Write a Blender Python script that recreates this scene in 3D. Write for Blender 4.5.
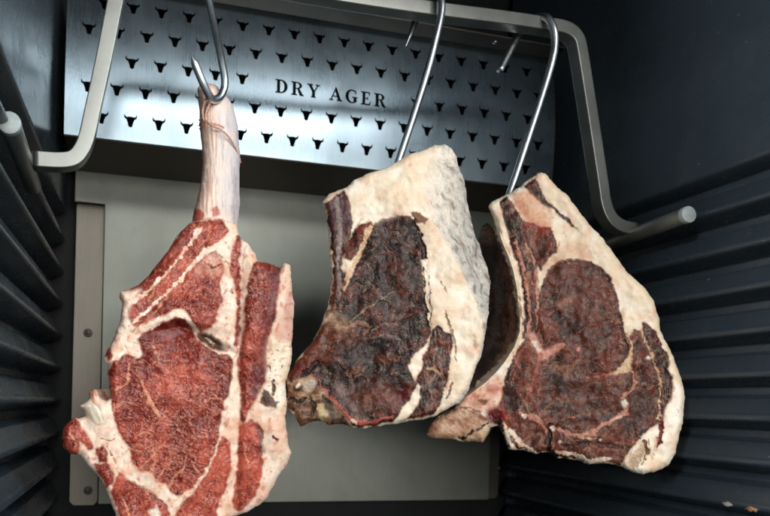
import bpy, bmesh, math, random
import numpy as np
from mathutils import Vector, Matrix

scene = bpy.context.scene
for o in list(bpy.data.objects):
    bpy.data.objects.remove(o)

# ------------------------------------------------------------------ camera
# world: X right, Y into the cabinet (back wall at Y = 0), Z up; units are metres
FPX = 600.0; YAW = math.radians(12.2); ROLL = math.radians(1.45)
PX, PY = 239.7, 401.3
CAM = np.array([0.0, -0.64, 0.0])
_f = np.array([math.sin(YAW), math.cos(YAW), 0.0])
_r0 = np.array([math.cos(YAW), -math.sin(YAW), 0.0]); _u0 = np.array([0, 0, 1.0])
_r = _r0 * math.cos(ROLL) + _u0 * math.sin(ROLL)
_u = -_r0 * math.sin(ROLL) + _u0 * math.cos(ROLL)
cd = bpy.data.cameras.new('camera'); cam = bpy.data.objects.new('camera', cd)
scene.collection.objects.link(cam); scene.camera = cam
M = Matrix.Identity(4)
for i in range(3):
    M[i][0] = _r[i]; M[i][1] = _u[i]; M[i][2] = -_f[i]; M[i][3] = CAM[i]
cam.matrix_world = M
cd.sensor_width = 36; cd.lens = FPX / 770 * 36
cd.shift_x = (385 - PX) / 770; cd.shift_y = (PY - 258) / 770
cd.clip_start = 0.01; cd.clip_end = 50
cd.dof.use_dof = True; cd.dof.focus_distance = 0.43; cd.dof.aperture_fstop = 9.0

# ------------------------------------------------------------------ light
w = bpy.data.worlds.new('World'); scene.world = w; w.use_nodes = True
bg = w.node_tree.nodes['Background']
bg.inputs[0].default_value = (0.68, 0.75, 0.78, 1); bg.inputs[1].default_value = 0.22

def lamp(name, loc, target, sx, sy, power, col):
    l = bpy.data.lights.new(name, 'AREA'); l.shape = 'RECTANGLE'; l.size = sx; l.size_y = sy
    l.energy = power; l.color = col
    o = bpy.data.objects.new(name, l); scene.collection.objects.link(o)
    o.location = loc
    o.rotation_euler = (Vector(target) - Vector(loc)).to_track_quat('-Z', 'Y').to_euler()
    return o
lamp('window_light', (1.15, -1.60, 0.98), (0.45, -0.15, 0.15), 2.7, 0.27, 34, (1.0, 0.99, 0.97))
lamp('right_wall_fill', (-1.05, -1.15, 0.52), (0.47, -0.25, 0.30), 0.45, 0.45, 62, (0.92, 0.97, 1.0))  # added fill from the left, brightens the right wall; no real window
lamp('left_wall_fill', (1.1, -1.1, 0.85), (-0.05, -0.15, 0.30), 0.3, 0.3, 18, (0.58, 0.82, 1.0))  # added bluish fill aimed at the left wall; no real source
lamp('front_fill', (0.35, -1.7, 0.16), (0.2, -0.15, 0.0), 0.9, 0.6, 14, (1.0, 0.96, 0.90))  # added low frontal fill for the back panel and meat

scene.view_settings.view_transform = 'Standard'; scene.view_settings.look = 'None'
scene.view_settings.exposure = 0.12; scene.view_settings.gamma = 1
scene.render.engine = 'CYCLES'
scene.render.resolution_x = 1024; scene.render.resolution_y = 686

# ------------------------------------------------------------------ helpers
def ray(u, v):
    u = np.asarray(u, float); v = np.asarray(v, float)
    return _f + _r * ((u - PX) / FPX)[..., None] - _u * ((v - PY) / FPX)[..., None]
def at(u, v, Y):
    """world point on the plane y = Y seen at photo pixel (u, v)"""
    d = ray(u, v); t = (np.asarray(Y) - CAM[1]) / d[..., 1]
    return CAM + d * np.asarray(t)[..., None]
def lin(c):
    c = np.asarray(c, float) / 255.0
    return np.where(c <= 0.04045, c / 12.92, ((c + 0.055) / 1.055) ** 2.4)
def L4(*c):
    return tuple(float(x) for x in lin(c)) + (1.0,)
def setp(o, label=None, cat=None, group=None, kind=None):
    if label: o['label'] = label
    if cat: o['category'] = cat
    if group: o['group'] = group
    if kind: o['kind'] = kind
    return o
def empty(name, loc, label, cat, group=None):
    o = bpy.data.objects.new(name, None); scene.collection.objects.link(o)
    o.location = loc; o.empty_display_size = 0.02
    return setp(o, label, cat, group)
def link(name, me, mat, parent=None, smooth=True):
    o = bpy.data.objects.new(name, me); scene.collection.objects.link(o)
    if mat: me.materials.append(mat)
    if smooth:
        me.polygons.foreach_set('use_smooth', [True] * len(me.polygons))
    if parent:
        o.parent = parent
        o.matrix_parent_inverse = Matrix.Translation(-(parent.location if parent.type == 'EMPTY' else Vector((0, 0, 0))))
    return o
def from_bm(name, bm, mat, parent=None, smooth=False):
    bmesh.ops.recalc_face_normals(bm, faces=bm.faces)
    me = bpy.data.meshes.new(name); bm.to_mesh(me); bm.free()
    return link(name, me, mat, parent, smooth)
def box(bm, x0, x1, y0, y1, z0, z1, bevel=0.0):
    vs = [bm.verts.new((x, y, z)) for x in (x0, x1) for y in (y0, y1) for z in (z0, z1)]
    fs = [(0, 1, 3, 2), (4, 6, 7, 5), (0, 4, 5, 1), (2, 3, 7, 6), (0, 2, 6, 4), (1, 5, 7, 3)]
    new = [bm.faces.new([vs[i] for i in f]) for f in fs]
    if bevel:
        bmesh.ops.bevel(bm, geom=list({e for f in new for e in f.edges}), offset=bevel, segments=2, affect='EDGES')
def catmull(pts, n=6, closed=False):
    P = [np.array(p, float) for p in pts]; out = []
    N = len(P)
    for i in range(N if closed else N - 1):
        p1, p2 = P[i], P[(i + 1) % N]
        p0 = P[i - 1] if (i > 0 or closed) else p1 * 2 - p2
        p3 = P[(i + 2) % N] if (i + 2 < N or closed) else p2 * 2 - p1
        for k in range(n):
            t = k / n
            out.append(0.5 * ((2 * p1) + (-p0 + p2) * t + (2 * p0 - 5 * p1 + 4 * p2 - p3) * t * t + (-p0 + 3 * p1 - 3 * p2 + p3) * t ** 3))
    if not closed: out.append(P[-1])
    return np.array(out)
def tube(bm, pts, radii, seg=14, cap=True, jitter=0.0):
    pts = [Vector(p) for p in pts]; n = len(pts)
    if np.isscalar(radii): radii = [radii] * n
    t0 = (pts[1] - pts[0]).normalized()
    a = t0.orthogonal().normalized(); rings = []
    for i, p in enumerate(pts):
        t = (pts[min(i + 1, n - 1)] - pts[max(i - 1, 0)]).normalized()
        a = (a - t * a.dot(t)).normalized(); b = t.cross(a)
        ring = []
        for k in range(seg):
            an = 2 * math.pi * k / seg; rr = radii[i] * (1 + random.uniform(-jitter, jitter))
            ring.append(bm.verts.new(p + (a * math.cos(an) + b * math.sin(an)) * rr))
        rings.append(ring)
    for i in range(n - 1):
        for k in range(seg):
            bm.faces.new((rings[i][k], rings[i][(k + 1) % seg], rings[i + 1][(k + 1) % seg], rings[i + 1][k]))
    if cap:
        bm.faces.new(rings[0][::-1]); bm.faces.new(rings[-1])
def prism_y(bm, poly, y0, y1):
    """polygon of (x, z) extruded from y0 to y1"""
    a = [bm.verts.new((x, y0, z)) for x, z in poly]; b = [bm.verts.new((x, y1, z)) for x, z in poly]
    bm.faces.new(a); bm.faces.new(b[::-1]); n = len(poly)
    for i in range(n): bm.faces.new((a[i], b[i], b[(i + 1) % n], a[(i + 1) % n]))

# ------------------------------------------------------------------ materials
def mat_new(name):
    m = bpy.data.materials.new(name); m.use_nodes = True
    nt = m.node_tree; return m, nt, nt.nodes['Principled BSDF']
def coords(nt, scale=(1, 1, 1)):
    tc = nt.nodes.new('ShaderNodeTexCoord'); mp = nt.nodes.new('ShaderNodeMapping')
    mp.inputs['Scale'].default_value = scale
    nt.links.new(tc.outputs['Object'], mp.inputs['Vector']); return mp.outputs['Vector']
def noise(nt, vec, scale, detail=4, rough=0.5):
    n = nt.nodes.new('ShaderNodeTexNoise'); n.inputs['Scale'].default_value = scale
    n.inputs['Detail'].default_value = detail; n.inputs['Roughness'].default_value = rough
    nt.links.new(vec, n.inputs['Vector']); return n.outputs['Fac']
def ramp(nt, fac, stops):
    r = nt.nodes.new('ShaderNodeValToRGB'); e = r.color_ramp.elements
    while len(e) < len(stops): e.new(0.5)
    for k, (p, c) in enumerate(stops):
        e[k].position = p; e[k].color = c if len(c) == 4 else (*c, 1)
    nt.links.new(fac, r.inputs['Fac']); return r.outputs['Color']
def bump(nt, b, h, strength, dist):
    bp = nt.nodes.new('ShaderNodeBump'); bp.inputs['Strength'].default_value = strength
    bp.inputs['Distance'].default_value = dist
    nt.links.new(h, bp.inputs['Height']); nt.links.new(bp.outputs['Normal'], b.inputs['Normal'])
def steel(name, c0, c1, rough=(0.25, 0.42), brush=(40, 40, 900), bstr=0.12, metallic=1.0, aniso=0.0):
    m, nt, b = mat_new(name)
    v = coords(nt, brush); f = noise(nt, v, 1.0, 4, 0.6)
    v2 = coords(nt); s = noise(nt, v2, 14, 6, 0.65)
    mx = nt.nodes.new('ShaderNodeMath'); mx.operation = 'MULTIPLY_ADD'
    nt.links.new(s, mx.inputs[0]); mx.inputs[1].default_value = 0.7
    ad = nt.nodes.new('ShaderNodeMath'); ad.operation = 'MULTIPLY'; ad.inputs[1].default_value = 0.3
    nt.links.new(f, ad.inputs[0]); nt.links.new(ad.outputs[0], mx.inputs[2])
    nt.links.new(ramp(nt, mx.outputs[0], [(0.3, c0), (0.7, c1)]), b.inputs['Base Color'])
    r = ramp(nt, mx.outputs[0], [(0.3, (rough[0],) * 3), (0.7, (rough[1],) * 3)])
    nt.links.new(r, b.inputs['Roughness'])
    b.inputs['Metallic'].default_value = metallic; b.inputs['Anisotropic'].default_value = aniso
    bump(nt, b, f, bstr, 0.0004); return m
M_panel = steel('back_steel', L4(92, 97, 91), L4(122, 124, 116), (0.30, 0.54), (1500, 30, 22), 0.2, metallic=0.58)
M_baffle = steel('baffle_steel', L4(110, 126, 136), L4(138, 153, 162), (0.24, 0.33), (1500, 30, 40), 0.07)
M_strip = steel('strip_steel', L4(84, 82, 76), L4(106, 102, 95), (0.4, 0.5), (300, 300, 20), 0.1)
M_bar = steel('frame_steel', L4(108, 111, 107), L4(144, 146, 141), (0.30, 0.46), (60, 60, 60), 0.10, metallic=0.72)
M_hook = steel('hook_steel', L4(176, 182, 188), L4(206, 212, 216), (0.28, 0.38), (80, 80, 80), 0.06)
M_flange = steel('flange_steel', L4(70, 64, 58), L4(96, 88, 80), (0.4, 0.5), (900, 30, 30), 0.08)
def plastic(name, c, r0, r1, spec=0.5, dust=0.0):
    m, nt, b = mat_new(name)
    v = coords(nt); n1 = noise(nt, v, 9, 8, 0.7); n2 = noise(nt, v, 900, 2, 0.5)
    base = ramp(nt, n1, [(0.3, c), (0.75, tuple(x * 1.45 for x in c[:3]) + (1,))])
    if dust:
        n3 = noise(nt, v, 260, 2, 0.5); f = ramp(nt, n3, [(0.735, (0, 0, 0)), (0.775, (dust,) * 3)])
        n4 = noise(nt, coords(nt, (6, 60, 160)), 1.0, 5, 0.7); f2 = ramp(nt, n4, [(0.66, (0, 0, 0)), (0.72, (dust * .12,) * 3)])
        ad = nt.nodes.new('ShaderNodeMath'); ad.operation = 'MAXIMUM'
        nt.links.new(f, ad.inputs[0]); nt.links.new(f2, ad.inputs[1])
        mx = nt.nodes.new('ShaderNodeMix'); mx.data_type = 'RGBA'
        nt.links.new(ad.outputs[0], mx.inputs['Factor']); nt.links.new(base, mx.inputs['A']); mx.inputs['B'].default_value = L4(120, 128, 132)
        base = mx.outputs['Result']
    nt.links.new(base, b.inputs['Base Color'])
    n5 = noise(nt, v, 28, 7, 0.72)
    nt.links.new(ramp(nt, n5, [(0.32, (r0,) * 3), (0.68, (r1,) * 3)]), b.inputs['Roughness'])
    b.inputs['Specular IOR Level'].default_value = spec
    bump(nt, b, n2, 0.15, 0.0004); return m
M_black = plastic('black_liner', L4(42, 50, 56), 0.16, 0.36, 0.6, 0.6)
M_dark = plastic('shade_black', L4(10, 12, 14), 0.6, 0.7, 0.2)  # near-black liner copy; the shade of unlit gaps is put into its colour
M_ink = plastic('black_ink', L4(8, 13, 17), 0.8, 0.9, 0.08)
def plain(name, c, rough, metallic=0.0):
    m, nt, b = mat_new(name); v = coords(nt); n1 = noise(nt, v, 300, 4)
    nt.links.new(ramp(nt, n1, [(0.3, tuple(x * 0.75 for x in c[:3]) + (1,)), (0.7, c)]), b.inputs['Base Color'])
    b.inputs['Roughness'].default_value = rough; b.inputs['Metallic'].default_value = metallic
    return m
M_cap = plain('rod_cap_plastic', L4(150, 158, 156), 0.45)
M_twine = plain('twine_fibre', L4(226, 176, 154), 0.7)
M_rivet = plain('rivet_metal', L4(60, 58, 55), 0.4, 1.0)

# ------------------------------------------------------------------ cabinet
K = 0.64 / 600.0
def X0(u): return float(at(u, 398, 0.0)[0])
def Zof(u, v, Y): return float(at(u, v, Y)[2])
cab = empty('dry_aging_cabinet', (0.19, 0, -0.25), 'dark cabinet interior with ribbed black sides and perforated steel back behind the meat', 'cabinet')
XL, XR = X0(60), X0(509)             # rib lips
DEP = 0.0125                         # rib depth
ZT, ZB, YF = 0.60, -0.34, -0.62
# back liner, floor, ceiling
bm = bmesh.new(); box(bm, XL - 0.08, XR + 0.08, 0.022, 0.05, ZB, ZT); from_bm('back_wall', bm, M_dark, cab)
bm = bmesh.new(); box(bm, XL - 0.08, XR + 0.08, -0.62, 0.021, ZB - 0.02, ZB - 0.001); from_bm('cabinet_floor', bm, M_black, cab)
bm = bmesh.new(); box(bm, XL - 0.08, XR + 0.08, -0.62, 0.021, ZT + 0.001, ZT + 0.02); from_bm('cabinet_ceiling', bm, M_dark, cab)
# ribbed side walls: profile (offset from lip plane towards the outside, z)
z1 = 0.1635; PIT = 0.0333
def wall_profile():
    pr = [(0.0, ZT), (0.0, z1 + 0.0325), (0.0006, z1 + 0.0305), (0.0022, z1 + 0.0292), (0.020, z1 + 0.0250), (0.020, z1 + 0.0170), (0.0100, z1 + 0.0155)]
    k = 0
    while z1 - k * PIT > ZB + 0.03:
        z = z1 - k * PIT
        pr += [(0.0085, z + 0.0145), (0.0040, z + 0.0046), (0.0020, z + 0.0031), (0.0006, z + 0.0015), (0.0, z), (0.0004, z - 0.0014), (0.0018, z - 0.0026), (0.0040, z - 0.0034), (0.021, z - 0.0090), (0.022, z - 0.0150), (0.0100, z - 0.0178)]
        k += 1
    pr.append((0.0101, ZB)); return pr
pr = wall_profile()
for side, xl in ((-1, XL), (1, XR)):
    bm = bmesh.new()
    ys = [YF, -0.45, -0.3, -0.15, -0.05, 0.012, 0.0205]
    rows = []
    for yy in ys:
        k = 1.0
        rows.append([bm.verts.new((xl + side * (o if yy < 0.015 else DEP + 0.002) + (yy * 0.048 if side < 0 else 0.0), yy, z)) for o, z in pr])
    outer = [[bm.verts.new((xl + side * 0.07, yy, z)) for z in (ZT, ZB)] for yy in (YF, 0.0205)]
    for a, b in zip(rows[:-1], rows[1:]):
        for i in range(len(pr) - 1): bm.faces.new((a[i], a[i + 1], b[i + 1], b[i]))
    bm.faces.new([outer[0][0], outer[0][1]] + rows[0][::-1])
    bm.faces.new((outer[0][0], outer[0][1], outer[1][1], outer[1][0]))
    o = from_bm('side_wall', bm, M_black, cab, smooth=True)
    o.data.set_sharp_from_angle(angle=math.radians(50))
    bv = o.modifiers.new('b', 'BEVEL'); bv.width = 0.0008; bv.segments = 2; bv.limit_method = 'ANGLE'; bv.angle_limit = math.radians(35)

# back panel with notches at both lower sides
def pz(u, v, Y=0.0):
    p = at(u, v, Y); return (float(p[0]), float(p[2]))
xa, xb = X0(70), X0(503); xc, xd = X0(101), X0(491)
zt = Zof(238, 172, 0); zn = Zof(86, 202, 0); zb = Zof(300, 501.5, 0)
bm = bmesh.new()
prism_y(bm, [(xa, zt + 0.002), (xb, zt + 0.002), (xb, zn), (xd, zn), (xd, zb), (xc, zb), (xc, zn), (xa, zn)], 0.0, 0.0025)
bmesh.ops.bevel(bm, geom=[e for e in bm.edges if all(abs(v.co.y) < 1e-6 for v in e.verts)], offset=0.0006, segments=2, affect='EDGES')
from_bm('back_panel', bm, M_panel, cab)
def strip(x0, x1, ztop, zbot, riv):
    bm = bmesh.new(); c = 0.004
    prism_y(bm, [(x0, ztop), (x1, ztop), (x1, zbot + c), (x1 - c, zbot), (x0 + c, zbot), (x0, zbot + c)], 0.0095, 0.013)
    s = from_bm('mounting_strip', bm, M_strip, cab)
    for (rx, rz) in riv:
        bm = bmesh.new()
        prof = [(0.0, 0.0080), (0.0018, 0.0082), (0.0032, 0.0090), (0.0042, 0.0085), (0.0046, 0.0094)]
        n = 20; rings = []
        for r_, y_ in prof[1:]:
            rings.append([bm.verts.new((rx + r_ * math.cos(2 * math.pi * k / n), y_, rz + r_ * math.sin(2 * math.pi * k / n))) for k in range(n)])
        bm.faces.new(rings[0])
        for a, b in zip(rings[:-1], rings[1:]):
            for k in range(n): bm.faces.new((a[k], a[(k + 1) % n], b[(k + 1) % n], b[k]))
        ro = from_bm('rivet', bm, M_rivet, s, smooth=True)
        ro.parent = s; ro.matrix_parent_inverse = Matrix.Identity(4)
    return s
strip(X0(71.5), xc - 0.0014, zn + 0.006, Zof(86, 505, 0.0095), [pz(88, 333, 0.009), pz(88, 490.5, 0.009)])
strip(xd + 0.0014, X0(505.5), zn + 0.006, Zof(495, 498, 0.0095), [pz(500, 468, 0.009)])
# screws high on the forward flange are added with the baffle

# ------------------------------------------------------------------ perforated baffle
YB = -0.085
bx0, bx1 = float(at(64, 133, YB)[0]), float(at(551, 190, YB)[0])
bz0 = 0.5 * (Zof(64, 133.5, YB) + Zof(551, 190, YB))
bz1 = 0.5 * (Zof(235, 0, YB) + Zof(550, 60, YB))
print('baffle', bx0, bx1, bz0, bz1)
H_ = bz1 - bz0
def baffle_y(z):                       # gently rolled sheet
    t = (z - bz0) / H_
    return YB + 0.021 * (t - 0.42) ** 2 - 0.0037
def to_sz(u, v):                       # pixel -> (x, z) on the sheet
    Y = YB
    for _ in range(5):
        p = at(u, v, Y); Y = baffle_y(p[2])
    return float(p[0]), float(p[2])
rows_px = {1: [(131.6, 6), (159.5, 11), (188.4, 16), (242.7, 24.7), (269, 30), (295, 34), (320, 38.7), (345.5, 42.6), (370, 47), (394, 51), (418, 54), (485.6, 65), (529, 74)],
           5: [(129.8, 118), (157.8, 122), (186.8, 126), (267, 137), (293, 140), (318, 144), (343, 147), (367.6, 150.5), (391, 153.5), (503, 167), (525, 170.7)]}
s1 = [to_sz(*p) for p in rows_px[1]]; s5 = [to_sz(*p) for p in rows_px[5]]
pit = np.mean([(s5[2][0] - s5[0][0]) / 2, (s5[8][0] - s5[3][0]) / 5])
print('pitch', pit, [round(a[0], 4) for a in s5], [round(a[1], 4) for a in s1], [round(a[1], 4) for a in s5])
xs5 = np.array([a[0] for a in s5]); idx = np.round((xs5 - xs5[0]) / pit)
A = np.polyfit(idx, xs5, 1); pit, xo = float(A[0]), float(A[1])
zr1 = float(np.mean([a[1] for a in s1])); zr5 = float(np.mean([a[1] for a in s5]))
BULL = [(-.98, 1.08), (-1.1, .66), (-.98, .32), (-.66, .16), (-.56, -.08), (-.40, -.5), (-.36, -.82), (-.2, -1), (.2, -1), (.36, -.82), (.40, -.5), (.56, -.08), (.66, .16), (.98, .32), (1.1, .66), (.98, 1.08), (.90, .70), (.6, .52), (.3, .60), (-.3, .60), (-.6, .52), (-.90, .70)]
splines = [[(bx0, bz0), (bx1, bz0), (bx1, bz1), (bx0, bz1)]]
hw, hh = 0.0054, 0.0057
for r_ in range(1, 6):
    zc = zr1 + (zr5 - zr1) * (r_ - 1) / 4
    for i in range(-3, 22):
        x = xo + (i + (0.5 if r_ in (2, 4) else 0.0)) * pit
        if x < bx0 + 0.008 or x > bx1 - 0.010: continue
        if r_ == 3:
            u_ = x
            if to_sz(262, 84)[0] < x < to_sz(401, 103)[0]: continue
        splines.append([(x + hw * a, zc + hh * b) for a, b in BULL])
cu = bpy.data.curves.new('tmp', 'CURVE'); cu.dimensions = '2D'; cu.fill_mode = 'BOTH'
for sp in splines:
    s = cu.splines.new('POLY'); s.points.add(len(sp) - 1)
    for k, (a, b) in enumerate(sp): s.points[k].co = (a, b, 0, 1)
    s.use_cyclic_u = True
co = bpy.data.objects.new('tmp', cu); scene.collection.objects.link(co)
bpy.context.view_layer.update()
me = bpy.data.meshes.new_from_object(co.evaluated_get(bpy.context.evaluated_depsgraph_get()))
bpy.data.objects.remove(co)
bm = bmesh.new(); bm.from_mesh(me)
bmesh.ops.remove_doubles(bm, verts=bm.verts, dist=1e-6)
for v in bm.verts: v.co = (v.co.x, 0, v.co.y)
for k in range(1, 26):
    z = bz0 + H_ * k / 26
    bmesh.ops.bisect_plane(bm, geom=bm.verts[:] + bm.edges[:] + bm.faces[:], plane_co=(0, 0, z), plane_no=(0, 0, 1))
for v in bm.verts: v.co.y = baffle_y(v.co.z)
for f in bm.faces:
    f.normal_update()
    if f.normal.y > 0: f.normal_flip()
ret = bmesh.ops.extrude_face_region(bm, geom=bm.faces[:])
# the extruded copy becomes the front, keep walls: move the originals back
newv = [g for g in ret['geom'] if isinstance(g, bmesh.types.BMVert)]
for v in newv: v.co.y += 0.0012
bmb = bpy.data.meshes.new('air_baffle'); bm.normal_update()
bmesh.ops.recalc_face_normals(bm, faces=bm.faces); bm.to_mesh(bmb); bm.free()
baf = link('air_baffle', bmb, M_baffle, cab, smooth=False)
cn = []
polyN = [p.normal.copy() for p in bmb.polygons]
for p in bmb.polygons:
    flat = abs(p.normal.y) < 0.8
    for li in p.loop_indices:
        if flat: cn.append(p.normal)
        else:
            z = bmb.vertices[bmb.loops[li].vertex_index].co.z
            e = 1e-4; dy = (baffle_y(z + e) - baffle_y(z - e)) / (2 * e)
            n = Vector((0, -1, dy)).normalized()
            cn.append(n if p.normal.y < 0 else -n)
bmb.normals_split_custom_set(cn)
# bottom flange back to the wall, top flange forward, side cheeks, dark box behind
def sub(o, parent): o.parent = parent; o.matrix_parent_inverse = Matrix.Identity(4); return o
yb_ = baffle_y(bz0); yt_ = baffle_y(bz1)
bm = bmesh.new(); box(bm, bx0, bx1, yb_ + 0.0013, -0.0005, bz0 - 0.0006, bz0 + 0.0008, 0.0003)
from_bm('baffle_underside', bm, M_flange, cab)
bm = bmesh.new(); box(bm, bx0, bx1, yt_ - 0.020, yt_ + 0.003, bz1 + 0.0002, bz1 + 0.0016, 0.0004)
from_bm('baffle_flange', bm, M_flange, cab)
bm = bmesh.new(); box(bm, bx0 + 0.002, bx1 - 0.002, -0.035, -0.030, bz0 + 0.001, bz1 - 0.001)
box(bm, bx0 + 0.002, bx1 - 0.002, -0.036, yt_ + 0.0030, bz1 - 0.004, bz1 - 0.0012)  # unseen top plate, added to keep light out behind the holes
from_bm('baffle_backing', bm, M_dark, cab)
for xa_ in (bx0 + 0.0005, bx1 - 0.0016):
    bm = bmesh.new(); box(bm, xa_, xa_ + 0.0011, yb_ + 0.004, -0.001, bz0 + 0.001, bz1 - 0.001)
    from_bm('baffle_cheek', bm, M_dark, cab)
for u_, v_ in ((495, 40.5), (140, -20)):
    p = at(u_, v_, yt_ - 0.011); bm = bmesh.new()
    bmesh.ops.create_uvsphere(bm, u_segments=14, v_segments=8, radius=0.0022)
    for v in bm.verts: v.co = (v.co.x + p[0], v.co.y + yt_ - 0.011, v.co.z * 0.6 + bz1)
    sub(from_bm('screw', bm, M_hook, cab, smooth=True), baf)
# lettering: slab-serif capitals built from polygons on a 10 x 10 cell
def ring_(cx, cy, rx, ry, a0, a1, n=14):
    return [(cx + rx * math.cos(math.radians(a0 + (a1 - a0) * k / n)), cy + ry * math.sin(math.radians(a0 + (a1 - a0) * k / n))) for k in range(n + 1)]
def rect(x0, y0, x1, y1): return [(x0, y0), (x1, y0), (x1, y1), (x0, y1)]
def quadstrip(A, B):
    return [[A[i], A[i + 1], B[i + 1], B[i]] for i in range(len(A) - 1)]
GL = {}
GL['D'] = (9.2, [rect(0, 0, 4, .9), rect(0, 9.1, 4, 10), rect(1.2, .9, 3.4, 9.1)] + quadstrip(ring_(4, 5, 5.0, 5, -90, 90), ring_(4, 5, 2.6, 4.1, -90, 90)))
GL['E'] = (8.0, [rect(0, 0, 7.4, .9), rect(0, 9.1, 7.0, 10), rect(1.2, .9, 3.4, 9.1), rect(3.4, 4.6, 5.4, 5.4), rect(5.0, 3.6, 5.6, 6.4), [(6.2, .9), (7.4, .9), (7.8, 3.0), (7.2, 3.0)], [(6.0, 9.1), (7.0, 9.1), (7.2, 7.2), (6.6, 7.2)]])
GL['R'] = (9.4, [rect(0, 0, 4.4, .9), rect(0, 9.1, 4.2, 10), rect(1.2, .9, 3.4, 9.1), rect(3.4, 4.7, 4.6, 5.5)] + quadstrip(ring_(4.2, 7.35, 3.9, 2.65, -90, 90), ring_(4.2, 7.35, 1.8, 1.85, -90, 90)) + [[(4.4, 4.9), (6.3, 4.9), (8.6, 0.9), (6.4, 0.0)], [(6.4, 0), (9.4, 0), (9.4, .9), (8.6, .9)]])
GL['Y'] = (9.4, [rect(3.0, 0, 6.6, .9), rect(3.7, .9, 5.9, 4.4), [(3.7, 4.4), (5.9, 4.4), (3.3, 9.1), (1.0, 9.1)], [(4.7, 4.4), (5.9, 4.4), (8.6, 9.1), (7.5, 9.1)], rect(0, 9.1, 4.2, 10), rect(6.4, 9.1, 9.6, 10)])
GL['A'] = (9.8, [rect(-.2, 0, 3.0, .9), rect(5.8, 0, 10, .9), [(.8, .9), (1.9, .9), (5.2, 8.6), (4.8, 10)], [(6.6, .9), (9.0, .9), (5.6, 10), (4.4, 10), (4.3, 8.0)], rect(2.4, 2.9, 6.8, 3.7)])
GL['G'] = (9.6, quadstrip(ring_(5, 5, 5, 5.15, 50, 335, 20), ring_(5.2, 5, 2.7, 4.3, 55, 320, 20)) + [rect(6.4, .8, 8.6, 4.2), rect(5.4, 4.0, 9.6, 4.8), [(7.4, 9.2), (8.4, 9.6), (8.4, 6.8), (7.7, 6.8)]])
xA = to_sz(275.5, 85.5)[0]; xB = to_sz(386, 101)[0]; zc = (zr1 + zr5) / 2
tot = 0; adv = []
for ch in 'DRY AGER':
    if ch == ' ': tot += 5.0; adv.append(None); continue
    adv.append(tot); tot += GL[ch][0] + 2.6
tot -= 2.6; sc = (xB - xA) / tot
bm = bmesh.new(); zoff = 0
cap = 0.0130
ztext = to_sz(331, 93.5)[1]
for ch, a in zip('DRY AGER', adv):
    if a is None: continue
    for poly in GL[ch][1]:
        vs = []
        for (x, y) in poly:
            z = ztext + (y / 10 - 0.5) * cap
            vs.append((xA + (a + x) * sc, baffle_y(z) - 0.0003, z))
        a_ = [bm.verts.new(v) for v in vs]; b_ = [bm.verts.new((v[0], v[1] + 0.00028, v[2])) for v in vs]
        bm.faces.new(a_); bm.faces.new(b_[::-1])
        for i in range(len(vs)): bm.faces.new((a_[i], b_[i], b_[(i + 1) % len(vs)], a_[(i + 1) % len(vs)]))
lt = from_bm('lettering', bm, M_ink, cab); sub(lt, baf)
lt['label'] = 'black serif capitals reading DRY AGER'

# ------------------------------------------------------------------ hanging frame
xw0, xw1 = -0.0575, 0.462
def fy(x): return -0.2025 + (x - xw0) / (xw1 - xw0) * 0.0195
def onframe(u, v, off=0.0):
    Y = -0.2
    for _ in range(8):
        p = at(u, v, Y); Y = fy(p[0]) + off
    return at(u, v, Y)
frame = empty('hanging_frame', tuple(onframe(370, 0)), 'satin steel square-bar frame with round end rods that carries the three hooks', 'hanging frame')
path_px = [(34, 161), (60, 162.5), (74, 160), (82, 151), (87, 138), (92, 115), (104, 60), (115, 5), (121, -22), (126, -33), (137, -37), (160, -34.5), (240, -19.5), (330, -3), (420, 10.5), (500, 20.5), (545, 27), (564, 31), (574, 39), (578, 52), (585, 95), (592, 140), (599, 186), (602, 205), (608, 219), (618, 227), (633, 230.5)]
ctr = catmull([onframe(u, v, 0.006) for u, v in path_px], 5)
bm = bmesh.new(); hb = 0.0056; rings = []
nvec = Vector((-(0.0195 / 0.5195), 1, 0)).normalized()
for i, p in enumerate(ctr):
    t = Vector(ctr[min(i + 1, len(ctr) - 1)] - ctr[max(i - 1, 0)]).normalized()
    s = t.cross(nvec).normalized(); c = hb * 0.82
    sec = [(-1, -.82), (-.95, -.95), (-.82, -1), (.82, -1), (.95, -.95), (1, -.82), (1, .82), (.95, .95), (.82, 1), (-.82, 1), (-.95, .95), (-1, .82)]
    rings.append([bm.verts.new(Vector(p) + s * a * hb + nvec * b * hb) for a, b in sec])
for a, b in zip(rings[:-1], rings[1:]):
    for k in range(12): bm.faces.new((a[k], a[(k + 1) % 12], b[(k + 1) % 12], b[k]))
bm.faces.new(rings[0]); bm.faces.new(rings[-1][::-1])
o = from_bm('square_bar', bm, M_bar, frame, smooth=True)
wn = o.modifiers.new('wn', 'WEIGHTED_NORMAL'); wn.weight = 100
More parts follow.
